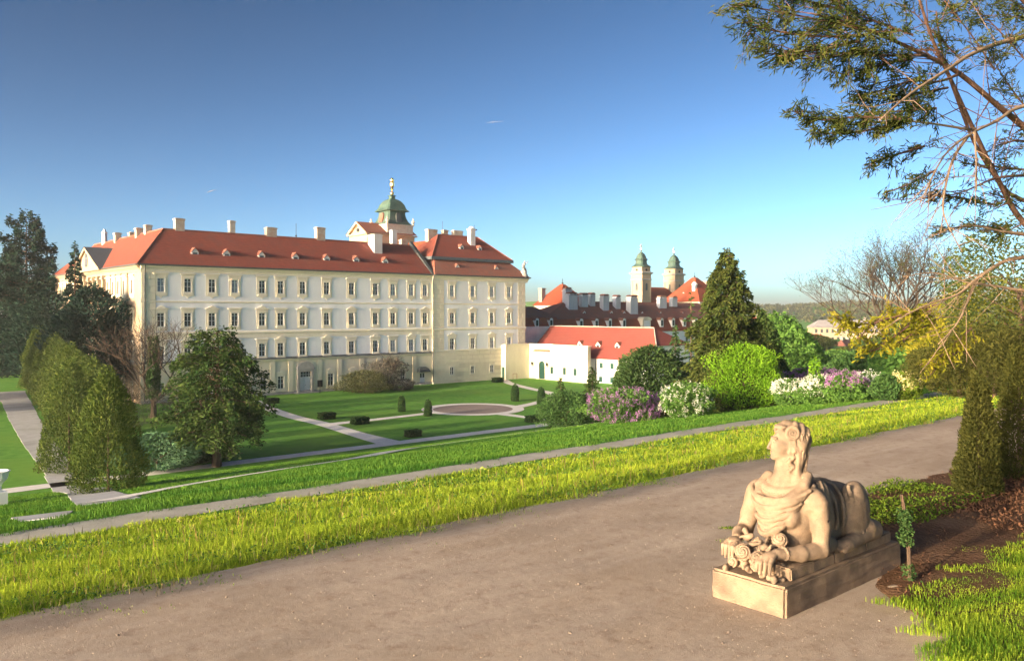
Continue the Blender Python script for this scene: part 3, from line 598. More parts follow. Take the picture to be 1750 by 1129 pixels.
# ------------------------------------------------------------------ walls and houses right of the palace (each built in the site frame around its own base point)
def site(name, label, cat, u, v, z, group=None): return thing(name, label, cat, W(u, v, z), TH, group)
# ---- cream gate wall
gw = site("garden_wall", "cream ashlar garden wall with arched green gate beside the palace", "wall", 98.9, 110, GZ)
# local: x = u-98.9, y = v-110
b = MB(); T = 6.1
b.box(-5.5, .6, 0, .6, -1, T); wall_grid(b, -14.6, 0, -1, T, [(-4.25, -2.65, 0.05, 3.3)] + [(c - .37, c + .37, 1.12, 2.34) for c in (-5.85, -9.02, -11.6)], y=0, axis='y', depth=.35)
b.box(.36, .7, -14.6, 0, -1, T); b.box(0.0, .36, -14.62, -14.58, -1, T); b.face([(-.0, -14.6, T), (.7, -14.6, T), (.7, 0, T), (0, 0, T)]); b.box(-5.62, -5.5, 0, 1.2, -1, T); b.build("wall", M['cream'], gw)
b = MB(); b.box(-5.7, .75, -.12, .7, T + .003, T + .14); b.box(-.12, .78, -14.75, -.12, T + .003, T + .14); b.build("coping", M['cream_trim'], gw)
b = MB(); b.box(-.05, 0.02, -14.58, -.06, T - .5, T - .38); b.build("string_course", M['cream_trim'], gw)
AB = {}
def ashlar(y0, y1, z0, z1):
    key = round(y1 - y0, 2)
    if key not in AB:
        q = MB(); c = .04; h_ = z1 - z0; q.loft([[(.02, 0, 0), (.02, key, 0), (.02, key, h_), (.02, 0, h_)], [(-.01, 0, 0), (-.01, key, 0), (-.01, key, h_), (-.01, 0, h_)], [(-.035, c, c), (-.035, key - c, c), (-.035, key - c, h_ - c), (-.035, c, h_ - c)]])
        AB[key] = q.mesh("ashlar_block", M['cream'])
    put("ashlar_block", AB[key], gw, (0, y0, z0))
for r_ in range(7):
    za = .2 + r_ * .75; y = -14.5 + (.8 if r_ % 2 else 0)
    while y < -.9:
        ye = min(y + 1.7, -.08)
        if not (ye > -5.1 and y < -1.8 and za < 4.6) and not any(y < c + .5 and ye > c - .5 and za < 2.5 and za + .7 > 1.0 for c in (-5.85, -9.02, -11.6)): ashlar(y, round(ye, 2), za, za + .71)
        y = ye + .04
cy = -3.45
b = MB(); pts = [(cy - .8, .05), (cy + .8, .05), (cy + .8, 2.45)] + arc(cy, 2.45, .8, 15, 165, 8) + [(cy - .8, 2.45)]
b.prism(pts, .12, .24, 'x'); gd = b.build("gate", M['green_paint'], gw)
for k in range(6): b = MB(); y = cy - .78 + k * .265; b.box(.09, .12, y, y + .235, .1, 2.5); b.build("plank", M['green_paint'], gd)
b = MB(); o_ = arc(cy, 2.45, 1.05, 0, 180, 12); i_ = arc(cy, 2.45, .8, 180, 0, 12)
b.prism([(cy + 1.05, .05)] + o_ + [(cy - 1.05, .05), (cy - .8, .05)] + i_ + [(cy + .8, .05)], -.14, .03, 'x'); b.box(-.1, .02, cy - 1.5, cy - 1.1, 0, 4.4); b.box(-.1, .02, cy + 1.1, cy + 1.5, 0, 4.4); b.box(-.16, .02, cy - 1.6, cy + 1.6, 4.4, 4.65); b.build("gate_surround", M['cream_trim'], gw)
b = MB(); b.loft([[(-.55, cy - 2.1, 4.95), (-.55, cy + 2.1, 4.95), (.02, cy + 2.1, 4.95), (.02, cy - 2.1, 4.95)], [(-.5, cy - 2.05, 5.05), (-.5, cy + 2.05, 5.05), (.02, cy + 1.9, 5.32), (.02, cy - 1.9, 5.32)]]); b.build("gate_hood", M['brick'], gw)
for c in (-5.85, -9.02, -11.6):
    b = MB(); b.box(.06, .16, c - .37, c + .37, 1.12, 2.34)
    for k in range(5): b.box(.03, .06, c - .32, c + .32, 1.2 + k * .22, 1.36 + k * .22)
    b.build("shutter", M['green_paint'], gw)
for y in (-1.15, -5.0):
    b = MB(); b.tube([(-.02, y, 2.3), (-.35, y, 2.25), (-.42, y, 2.45)], .035, 6); b.lathe([(.05, 0), (.16, .1), (.2, .45), (.05, .62), (.02, .75)], 6, (-.42, y, 2.4)); b.build("wall_lamp", M['black'], gw)
b = MB(); b.box(-5.66, -5.55, .3, .95, 0.1, 2.2); b.build("side_door", M['green_paint'], gw)
b = MB(); b.tube([(-4.2, -.35, .1), (-4.2, -.35, 1.0), (-3.3, -.35, 1.0), (-3.3, -.35, .1)], .05, 6); tag(b.build("handrail", M['brick'], None, W(98.9, 110, GZ), TH), "small rusty hoop rail at the foot of the cream garden wall", "rail")
# ---- plain white wall behind
wb = MB(); wb.box(0, 12, 0, .7, 0, 9.2); tag(wb.build("white_wall", M['bluish_wall'], None, W(99.2, 113.2, GZ), TH), "plain white wall between palace corner and red roofed outbuilding", "wall")
# ---- outbuilding with the new red roof; local x = u-101.4, y = v-84
ob = site("outbuilding", "long low white outbuilding with plain red roof and green shutters", "building", 101.4, 84, GZ - .9)
dz = GZ - .9
def H(z): return z - dz
WIN = [(94.7, -6.78), (92.25, -6.78), (89.75, -6.74), (87.1, -6.74), (92.3, -9.1), (94.8, -9.1), (89.6, -9.1), (87.0, -9.1)]
hs = [(v - 84 - .42, v - 84 + .42, H(z), H(z) + .98) for v, z in WIN]
b = MB(); wall_grid(b, 1.0, 28.3, 0, H(-5.0), hs, y=0, axis='y', depth=.25); b.face([(0, 1.0, 0), (11, 1.0, 0), (11, 1.0, H(-2.75)), (2.2, 1.0, H(-2.75)), (0, 1.0, H(-5.0))]); b.build("wall", M['white_wall'], ob)
b = MB(); b.box(-.08, .01, 1.0, 28.3, H(-7.45), H(-7.28)); b.build("string_course", M['white_wall'], ob)
for v, z in WIN:
    b = MB(); b.box(.05, .12, v - 84 - .42, v - 84 + .42, H(z), H(z) + .98)
    for k in range(4): b.box(.025, .05, v - 84 - .36, v - 84 + .36, H(z) + .08 + k * .22, H(z) + .23 + k * .22)
    b.build("shutter", M['green_paint'], ob)
for x in (3.6, 6.2): b = MB(); b.box(x - .35, x + .35, .94, .995, H(-4.3), H(-3.45)); b.build("shutter", M['green_paint'], ob)
rl = 28.6; ridge_z = H(.08)
b = MB(); b.face([(-.5, .55, H(-5.15)), (-.5, rl, H(-5.15)), (5.2, rl, ridge_z), (5.2, 3.6, ridge_z), (2.1, .55, H(-2.75))]); b.face([(2.1, .55, H(-2.75)), (5.2, 3.6, ridge_z), (11.4, .55, H(-2.75))]); b.face([(5.2, 3.6, ridge_z), (5.2, rl, ridge_z), (11.4, rl, H(-2.75)), (11.4, .55, H(-2.75))]); b.face([(-.5, rl, H(-5.15)), (5.2, rl, ridge_z), (11.4, rl, H(-2.75))])
orf = b.build("roof", M['roof_new'], ob)
b = MB(); b.tube([(5.2, rl, ridge_z + .03), (5.2, 3.6, ridge_z + .03), (2.1, .55, H(-2.7))], .11, 6); b.build("ridge_tiles", M['chimney'], orf)
def slope_o(x): return H(-5.15) + (x + .5) / 5.7 * (ridge_z - H(-5.15))
for v in (101.3, 96.9, 92.5): put("dormer", DMESH, orf, (1.55, v - 84, slope_o(1.55) - .1), -math.pi / 2, .95)
b = MB(); b.box(.6, 1.0, 23.6, 25.2, slope_o(.8) - .1, slope_o(.8) + .9); b.build("roof_hatch", M['frame_white'], orf)
b = MB(); b.tube([(-.12, 11.9, H(-5.1)), (-.12, 11.9, H(-9.8))], .07, 6); b.build("drainpipe", M['lead'], ob)
# ---- stable wing with the weathered mansard roof; local x = u-104, y = v-120
sw = site("stable_wing", "long wing with weathered brown mansard roof and many white chimneys", "building", 104, 120, -11)
def HS(z): return z + 11
b = MB(); wall_grid(b, 4, 72, 0, HS(-1.6), [(x, x + 1.1, HS(-5), HS(-2.9)) for x in range(42, 70, 4)], y=.25); b.face([(72, .25, 0), (72, 14, 0), (72, 14, HS(-1.6)), (72, .25, HS(-1.6))]); b.build("wall", M['white_wall'], sw)
for x in range(42, 70, 4): b = MB(); b.box(x, x + 1.1, .45, .5, HS(-5), HS(-2.9)); b.build("window", M['glass'], sw)
b = MB(); kz = HS(1.2)
b.face([(7, 0, HS(-1.7)), (72.5, 0, HS(-1.7)), (71.5, 1.6, kz), (9, 1.6, kz)]); b.face([(7, 0, HS(-1.7)), (9, 1.6, kz), (9, 12.4, kz), (7, 14, HS(-1.7))]); b.face([(72.5, 0, HS(-1.7)), (72.5, 14, HS(-1.7)), (71.5, 12.4, kz), (71.5, 1.6, kz)])
b.build("mansard_slope", M['roof_orange'], sw)
b = MB(); rz_ = HS(4.97); b.face([(8.7, 1.35, kz), (71.8, 1.35, kz), (68, 7, rz_), (20.5, 7, rz_)]); b.face([(8.7, 1.35, kz), (20.5, 7, rz_), (8.7, 12.6, kz)]); b.face([(71.8, 1.35, kz), (71.8, 12.6, kz), (68, 7, rz_)]); b.face([(8.7, 12.6, kz), (20.5, 7, rz_), (68, 7, rz_), (71.8, 12.6, kz)])
swr = b.build("roof", M['roof_old'], sw)
b = MB(); b.tube([(20.5, 7, rz_), (68, 7, rz_)], .12, 6); b.build("ridge_tiles", M['roof_old'], swr)
def dormer_tall():
    f = MB(); f.box(-.55, .55, 0, 1.6, 0, 1.75); f.prism([(-.55, 1.75)] + [(.55 * math.cos(R(a)), 1.75 + .35 * math.sin(R(a))) for a in (150, 120, 90, 60, 30)] + [(.55, 1.75)], 0, 1.6)
    r_ = MB(); r_.prism([(-.75, 1.6)] + [(.75 * math.cos(R(a)), 1.7 + .6 * math.sin(R(a))) for a in (150, 120, 90, 60, 30)] + [(.75, 1.6), (.56, 1.62)] + [(.56 * math.cos(R(a)), 1.77 + .37 * math.sin(R(a))) for a in (30, 60, 90, 120, 150)] + [(-.56, 1.62)], -.12, 2.4)
    g = MB(); g.box(-.34, .34, -.03, -.002, .3, 1.6); return merge_dormer("dormer", (f.mesh("a", M['frame_white']), r_.mesh("b", M['roof_old']), g.mesh("c", M['glass'])))
DT = dormer_tall()
for u in (114.9, 122.85, 127.5, 131.7, 136.3, 149.3, 153.5, 157.75, 162.2): put("dormer", DT, sw, (u - 104, .35, HS(-.75)))
b = MB(); b.box(38.2, 41.0, .1, 3, HS(-1.5), HS(.9)); b.prism([(38.0, HS(.9)), (41.2, HS(.9))] + [(39.6 + 1.6 * math.cos(R(a)), HS(.9) + .75 * math.sin(R(a))) for a in (30, 60, 90, 120, 150)], -.1, 3.5); gb = b.build("loading_gable", M['cream'], sw)
b = MB(); b.box(38.7, 40.5, .02, .1, HS(-1.4), HS(.8)); b.build("loading_door", M['frame_white'], gb)
for u, z in ((126.7, 2.75), (135.3, 2.75), (145.7, 2.65), (152.35, 2.6), (160.7, 2.5), (139.5, 2.7)): put("dormer", DMESH, swr, (u - 104, 3.2, HS(z) - .55), 0, .8)
def big_chimney(u, w, z0, z1, v=125.2, d=1.1, cap='roof_old', parent=None):
    x = u - 104; y = v - 120; b = MB(); b.box(x - w / 2, x + w / 2, y - d / 2, y + d / 2, HS(z0), HS(z1) - .75); b.box(x - w / 2 - .12, x + w / 2 + .12, y - d / 2 - .12, y + d / 2 + .12, HS(z1) - .75, HS(z1) - .6)
    for sx in (-1, 1): b.box(x + sx * w * .4 - .1, x + sx * w * .4 + .1, y - d / 2, y + d / 2, HS(z1) - .6, HS(z1) - .25)
    b.box(x - .1, x + .1, y - d / 2, y + d / 2, HS(z1) - .6, HS(z1) - .25); o = b.build("chimney", M['bluish_wall'], parent or swr)
    b = MB(); b.prism([(x - w / 2 - .15, HS(z1) - .25), (x + w / 2 + .15, HS(z1) - .25), (x + w * .25, HS(z1) + .1), (x - w * .25, HS(z1) + .1)], y - d / 2 - .1, y + d / 2 + .1); b.build("chimney_cap", M[cap], o)
big_chimney(124.4, 2.6, 3.2, 6.9, 124.8); big_chimney(124.8, 1.9, 3.2, 8.0, 126.6, 1.0, 'brick'); big_chimney(128.4, 1.9, 3.8, 6.8); big_chimney(131.7, 1.5, 4, 6.9, 126); big_chimney(134.5, 1.9, 3.0, 6.6, 124.6); big_chimney(139.2, 1.5, 3.2, 6.5); big_chimney(142.6, 2.5, 1.6, 6.5, 123.6, 1.4); big_chimney(144.9, 1.2, 2.6, 6.3); big_chimney(155.2, 2.6, 3.6, 6.6, 125.2, 1.0, 'brick'); big_chimney(159.6, 1.9, 4, 6.5, 125.2, 1.0, 'brick')
# ---- low wing right behind the palace corner
lw = site("linking_wing", "low brown tiled wing joining the palace corner to the stable roof", "building", 98, 117, -9)
b = MB(); b.box(0, 14, .5, 8, 0, 8.6); b.build("wall", M['white_wall'], lw)
b = MB(); b.face([(-.3, 0, 8.5), (16, 0, 8.5), (15.6, 1.3, 10.6), (-.3, 1.3, 10.6)]); b.build("mansard_slope", M['roof_orange'], lw)
b = MB(); b.face([(-.3, 1.1, 10.6), (16, 1.1, 10.6), (13, 5, 12.8), (-.3, 5, 12.8)]); b.face([(-.3, 5, 12.8), (13, 5, 12.8), (16, 9, 10.6), (-.3, 9, 10.6)]); b.build("roof", M['roof_old'], lw)
for x in (9.4, 13.2): put("dormer", DT, lw, (x, .2, 8.75), 0, .85)
# ---- two houses with pyramid roofs
def pyramid_house(name, label, X, Y, half, z_eave, z_apex, m, base=-11.0):
    o = thing(name, label, "building", (X, Y, base), TH, "red pyramid roofs behind the stable wing"); e = z_eave - base; a = z_apex - base; h = half
    b = MB(); b.box(-h + .4, h - .4, -h + .4, h - .4, 0, e); b.build("wall", M['cream'], o)
    b = MB(); b.loft([[(-h, -h, e - .1), (h, -h, e - .1), (h, h, e - .1), (-h, h, e - .1)], [(-h * .08, -h * .08, a), (h * .08, -h * .08, a), (h * .08, h * .08, a), (-h * .08, h * .08, a)]]); r_ = b.build("roof", m, o)
    b = MB(); b.tube([(0, 0, a - .2), (0, 0, a + 1.4)], .06, 6); b.lathe([(.03, 0), (.25, .12), (.25, .35), (.05, .5)], 8, (0, 0, a)); b.build("finial", M['black'], o)
    return o, r_, e, a
o, r_, e, a = pyramid_house("pavilion_house", "orange pyramid roof with white chimney left of the church towers", 12.6, 204, 5.4, 4.45, 9.6, M['roof_orange'])
b = MB(); b.box(-4.6, -3.4, 2.6, 3.8, e, e + 3.9); b.box(-4.75, -3.25, 2.45, 3.95, e + 3.9, e + 4.2); b.build("chimney", M['chimney'], r_)
put("dormer", DMESH, r_, (-2.9, -.5, e + 1.55), -math.pi / 2, .9)
o, r_, e, a = pyramid_house("pavilion_house", "red pyramid roof with dormer and turret chimney right of the church towers", 49.3, 221, 6.4, 5.5, 12.0, M['roof_orange'])
b = MB(); b.box(-3.9, -3.0, -3.0, -2.1, e, e + 4.3); b.lathe([(.75, e + 4.3), (.8, e + 4.6), (.3, e + 5.2)], 6, (-3.45, -2.55, 0)); b.build("chimney", M['frame_white'], r_)
put("dormer", DMESH, r_, (-4.3, .4, e + 1.2), -math.pi / 2, 1.3)
b = MB(); b.box(2.2, 4.0, -2.2, -.8, e + 1, e + 5.2); b.box(2.0, 4.2, -2.4, -.6, e + 5.2, e + 5.6); b.build("chimney", M['chimney'], r_)
# ---- church
ch = thing("church", "cream church with twin green domed towers and red nave roof", "church", (47, 268, -11), TH)
def loc_of(X, Y, z): d = Vector((X - 47, Y - 268, 0)); return (d.x * CT + d.y * ST, -d.x * ST + d.y * CT, z + 11)
def church_tower(X, Y, s, zc, k=1.0):
    cx, cy_, _ = loc_of(X, Y, 0); cx += s / 2; cy_ += s / 2; h = s / 2
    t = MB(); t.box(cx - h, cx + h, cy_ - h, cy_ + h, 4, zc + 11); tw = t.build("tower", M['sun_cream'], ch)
    zt_ = zc + 11
    t = MB(); t.lathe([(h + .1, zt_ - 2.2), (h + .22, zt_ - 2.1), (h + .22, zt_ - 1.9), (h + .08, zt_ - 1.8)], c=(cx, cy_, 0), sq=True); t.lathe([(h + .1, zt_ - .3), (h + .5, zt_), (h + .55, zt_ + .2), (h + .1, zt_ + .45)], c=(cx, cy_, 0), sq=True); t.build("tower_cornice", M['grey_stone'], tw)
    t = MB(); t.box(cx - h + .15, cx + h - .15, cy_ - h + .15, cy_ + h - .15, zt_ + .3, zt_ + 2.0); t.build("clock_stage", M['sun_cream'], tw)
    for sx, sy in ((-1, 0), (0, -1)):
        t = MB(); hh = h + .03
        if sx: t.prism([(cy_ - .45, zt_ - 5.4), (cy_ + .45, zt_ - 5.4), (cy_ + .45, zt_ - 3.6)] + arc(cy_, zt_ - 3.6, .45, 30, 150, 4) + [(cy_ - .45, zt_ - 3.6)], cx - hh, cx - hh + .2, 'x')
        else: t.prism([(cx - .45, zt_ - 5.4), (cx + .45, zt_ - 5.4), (cx + .45, zt_ - 3.6)] + arc(cx, zt_ - 3.6, .45, 30, 150, 4) + [(cx - .45, zt_ - 3.6)], cy_ - hh, cy_ - hh + .2, 'y')
        t.build("belfry_window", M['lead'], tw)
        t = MB(); t.lathe([(.38, 0), (.38, .12), (.28, .14)], 10); o = t.build("clock", M['black'], tw, (cx + sx * (h - .14), cy_ + sy * (h - .14), zt_ + 1.05)); o.rotation_euler = (R(90), 0, 0) if sy else (0, R(-90), 0)
        for q in (-1, 1):
            t = MB(); a0, a1 = q * (h - .3) - .22, q * (h - .3) + .22
            if sx: t.box(cx - h - .1, cx - h + .05, cy_ + a0, cy_ + a1, zt_ - 8, zt_ - 2.25)
            else: t.box(cx + a0, cx + a1, cy_ - h - .1, cy_ - h + .05, zt_ - 8, zt_ - 2.25)
            t.build("pilaster", M['sun_cream'], tw)
    t = MB(); prof = [(h + .35, 2.0), (h + .3, 2.2), (h - .1, 2.45), (h * .72, 2.9), (h * .66, 3.6), (h * .68, 4.2), (h * .8, 4.3), (h * .8, 4.45), (h * .62, 4.75), (h * .56, 5.4), (h * .42, 6.1), (h * .2, 6.6), (h * .09, 6.8), (h * .08, 7.5)]
    t.loft([[(cx + r * a, cy_ + r * b_, zt_ + z) for a, b_ in ((-1, -.7), (-.7, -1), (.7, -1), (1, -.7), (1, .7), (.7, 1), (-.7, 1), (-1, .7))] for r, z in prof]); t.build("dome", M['copper'], tw)
    t = MB(); t.tube([(cx, cy_, zt_ + 7.4), (cx, cy_, zt_ + 9.3)], .12, 6); t.box(cx - .5, cx + .5, cy_ - .08, cy_ + .08, zt_ + 8.5, zt_ + 8.75); t.lathe([(.05, 0), (.3, .15), (.3, .4), (.05, .55)], 8, (cx, cy_, zt_ + 7.5)); t.build("gilded_cross", M['gold'], tw)
church_tower(40.9, 257.5, 4.4, 15.0); church_tower(54.4, 273, 4.7, 15.2)
lx, ly, _ = loc_of(46.0, 263, 0)
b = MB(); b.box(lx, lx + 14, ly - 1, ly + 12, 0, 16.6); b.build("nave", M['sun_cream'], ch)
b = MB(); b.face([(lx - .5, ly - 1.6, 16.4), (lx + 14.5, ly - 1.6, 16.4), (lx + 12, ly + 5.5, 21.9), (lx + 2, ly + 5.5, 21.9)]); b.face([(lx - .5, ly - 1.6, 16.4), (lx + 2, ly + 5.5, 21.9), (lx - .5, ly + 12.6, 16.4)]); b.face([(lx + 14.5, ly - 1.6, 16.4), (lx + 14.5, ly + 12.6, 16.4), (lx + 12, ly + 5.5, 21.9)]); b.face([(lx - .5, ly + 12.6, 16.4), (lx + 2, ly + 5.5, 21.9), (lx + 12, ly + 5.5, 21.9), (lx + 14.5, ly + 12.6, 16.4)]); b.build("roof", M['roof_orange'], ch)
b = MB(); b.lathe([(.5, 0), (.5, 1.6), (.65, 1.7), (.35, 2.1), (.4, 2.5), (.05, 3.2), (.04, 4.4)], 8, (lx + 2, ly + 4, 21.3)); b.build("ridge_turret", M['sun_cream'], ch)
# ---- the town beyond the garden
def town_house(label, X, Y, z0, L_, D_, wallh, roofh, rz, mw, mr, rows, nw, ww=1.0, wh=1.5, hip=.3):
    o = thing("town_house", label, "building", (X, Y, z0), rz, "houses of the town beyond the garden")
    hs = []; step = L_ / nw
    for r_ in range(rows):
        z = wallh * (r_ + .35) / rows
        for i in range(nw): x = -L_ / 2 + step * (i + .5); hs.append((x - ww / 2, x + ww / 2, z, z + wh))
    b = MB(); wall_grid(b, -L_ / 2, L_ / 2, 0, wallh, hs, y=-D_ / 2, depth=.25); b.face([(-L_ / 2, -D_ / 2, 0), (-L_ / 2, D_ / 2, 0), (-L_ / 2, D_ / 2, wallh), (-L_ / 2, -D_ / 2, wallh)]); b.face([(L_ / 2, -D_ / 2, 0), (L_ / 2, D_ / 2, 0), (L_ / 2, D_ / 2, wallh), (L_ / 2, -D_ / 2, wallh)]); b.build("wall", mw, o)
    for h in hs: b = MB(); b.box(h[0], h[1], -D_ / 2 + .2, -D_ / 2 + .24, h[2], h[3]); b.build("window", M['glass'], o)
    e = .5; b = MB(); x0, x1, y0, y1 = -L_ / 2 - e, L_ / 2 + e, -D_ / 2 - e, D_ / 2 + e; hx = D_ * hip
    b.face([(x0, y0, wallh), (x1, y0, wallh), (x1 - hx, 0, wallh + roofh), (x0 + hx, 0, wallh + roofh)]); b.face([(x1, y1, wallh), (x0, y1, wallh), (x0 + hx, 0, wallh + roofh), (x1 - hx, 0, wallh + roofh)]); b.face([(x0, y1, wallh), (x0, y0, wallh), (x0 + hx, 0, wallh + roofh)]); b.face([(x1, y0, wallh), (x1, y1, wallh), (x1 - hx, 0, wallh + roofh)])
    r_ = b.build("roof", mr, o)
    for k in (-.25, .22): b = MB(); b.box(L_ * k - .4, L_ * k + .4, -.4, .4, wallh + roofh * .6, wallh + roofh + 1.0); b.build("chimney", M['chimney'], r_)
    return o
M['pale_roof'] = mat("pale_sheet_roof", (.33, .32, .33), (.28, .27, .28), .4, .7)
town_house("long cream town block with pale grey roof and rows of windows", 158, 385, -12, 34, 14, 7.6, 3.4, R(-8), M['sun_cream'], M['pale_roof'], 2, 14, 1.1, 1.7)
town_house("pinkish house with steep brown roof below the long cream block", 118, 290, -15, 12, 9, 3, 5, R(48), M['sun_cream'], M['roof_old'], 1, 4)
town_house("small house with orange roof under the bare tree", 121, 330, -13.5, 11, 9, 4, 3.4, R(-12), M['white_wall'], M['roof_orange'], 1, 4)
town_house("house with red gabled roof peeping over green crowns", 100, 345, -13, 13, 9, 6.5, 3.8, R(30), M['sun_cream'], M['roof_orange'], 2, 4)
town_house("far house with orange roof below the wooded ridge", 122, 420, -12, 16, 9, 9, 3.2, R(-20), M['sun_cream'], M['roof_orange'], 2, 5)
town_house("white house with blue-grey roof behind the yellow branch", 118, 215, -13, 9, 8, 5.5, 1.8, R(-25), M['white_wall'], M['slate'], 2, 3)
town_house("far red roofed house right of the bare tree", 160, 300, -12, 14, 9, 8.2, 3.6, R(-15), M['sun_cream'], M['roof_orange'], 2, 5)
town_house("far house with red roof left of the wooded ridge", 96, 440, -12, 13, 9, 8.5, 3.2, R(10), M['sun_cream'], M['roof_orange'], 2, 4)
# ---- low wooded ridge on the horizon
def hill_z(X, Y): return -13 + (26 + 3.0 * math.sin(X * .011 + 1.0) + 2 * math.sin(X * .031) - 5 * max(0, (X - 420) / 500)) * math.exp(-((Y - 1150 + .15 * X) / 230.0) ** 2)
b = MB(); gx = np.linspace(-300, 1500, 61); gy = np.linspace(700, 1700, 26)
for y in gy:
    for x in gx: b.v.append((x, y, hill_z(x, y)))
for j in range(25):
    for i in range(60): b.f.append((j * 61 + i, j * 61 + i + 1, (j + 1) * 61 + i + 1, (j + 1) * 61 + i))
struct(b.build("hills", M['lawn'], smooth=True))
# contrails high in the sky
M['vapour'] = mat("vapour", (.13, .15, .19), rough=1)
for lab, p0, p1, r_ in (("short faint vapour trail above the palace roof", at(353, 329, 9000), at(371, 323, 9000), 4), ("thin faint vapour trail high in the blue sky", at(832, 210, 9000), at(862, 207, 9000), 2)):
    b = MB(); m_ = (p0 + p1) / 2; b.tube([p0 - m_, p0 * .7 + p1 * .3 - m_, Vector((0, 0, 0)), p1 - m_], [r_ * .3, r_, r_ * .8, .5], 6); tag(b.build("vapour_trail", M['vapour'], None, m_), lab, "vapour trail")
# ------------------------------------------------------------------ vegetation
def unit(a): return a / (np.linalg.norm(a, axis=1, keepdims=True) + 1e-9)
def rvec(n): return unit(rng.normal(size=(n, 3)))
def leafquads(P, A, wid):
    """diamond leaves: centre P, half-axis A (length carried), half-width wid"""
    n = len(P); B = np.cross(A, rvec(n)); B = unit(B) * np.asarray(wid).reshape(-1, 1)
    V = np.empty((n, 4, 3)); V[:, 0] = P - A; V[:, 1] = P + B + A * .15; V[:, 2] = P + A; V[:, 3] = P - B + A * .15
    return V.reshape(-1, 3)
def lumpfield(K, amp, w=.5, hz=.16):
    th, z, a = rng.uniform(0, 6.283, K), rng.uniform(0, 1, K), rng.uniform(-.7, 1, K) * amp
    def f(t, zz):
        d = (t[:, None] - th[None] + np.pi) % (2 * np.pi) - np.pi
        return (a[None] * np.exp(-(d / w) ** 2 - ((zz[:, None] - z[None]) / hz) ** 2)).sum(1)
    return f
def crown_shell(n, h, rfun, z0=0.0, depth=.4, amp=.22, K=36, leaf=.16, aspect=.5, out=.5, up=0.0, sx=1.0, sy=1.0, w=.5, hz=.16, tint_k=.35):
    """leaves spread through the outer part of a lumpy solid of revolution"""
    zz = rng.uniform(0, 1, n * 4); rr = np.array([rfun(q) for q in np.linspace(0, 1, 64)]); r = np.interp(zz, np.linspace(0, 1, 64), rr)
    keep = rng.uniform(0, rr.max(), len(zz)) < r; zz, r = zz[keep][:n], r[keep][:n]; n = len(zz)
    th = rng.uniform(0, 6.283, n); lf = lumpfield(K, amp, w, hz); L_ = lf(th, zz)
    rad = r * (1 + L_) * (1 - depth * rng.uniform(0, 1, n) ** 1.6)
    P = np.stack([rad * np.cos(th) * sx, rad * np.sin(th) * sy, z0 + zz * h + rng.normal(0, .02 * h, n)], 1)
    o = np.stack([np.cos(th), np.sin(th), np.full(n, up)], 1)
    A = unit(rvec(n) * (1 - out) + o * out) * (leaf * rng.uniform(.6, 1.3, n))[:, None]
    T = .5 + tint_k * L_ / max(amp, .01) * .5 + rng.normal(0, .22, n)
    return leafquads(P, A, leaf * aspect * rng.uniform(.6, 1.2, n)), T
def trunk_mesh(h, r, lean=0.0, limbs=0, crown_r=1.0, m='bark'):
    b = MB(); pts = [(lean * (k / 4) ** 2, 0, h * k / 4) for k in range(5)]; b.tube([(0, 0, -.3)] + pts, [r * 1.35] + [r * (1.1 - .16 * k) for k in range(5)], 8)
    for i in range(limbs):
        a = i * 2.4 + .5; z = h * (.45 + .5 * i / max(limbs, 1)); q = crown_r * .6
        b.tube([(lean * .5, 0, z), (q * .45 * math.cos(a), q * .45 * math.sin(a), z + q * .25), (q * math.cos(a), q * math.sin(a), z + q * .6)], [r * .45, r * .3, r * .1], 5)
    return b.mesh("trunk", M[m])
M['bark'] = mat("brown_bark", (.075, .052, .038), (.11, .08, .06), 6, .95, .6, 18, spec=.05, stretch=(1, 1, .25))
M['red_bark'] = mat("reddish_bark", (.145, .085, .062), (.09, .055, .042), 7, .9, .5, 20, spec=.1, stretch=(1, 1, .4))
M['pale_bark'] = mat("pale_dead_wood", (.22, .165, .12), (.16, .115, .08), 7, .9, .4, 20, spec=.1)
M['twig'] = mat("grey_twigs", (.075, .06, .048), (.055, .044, .036), 3, .95, spec=.05)
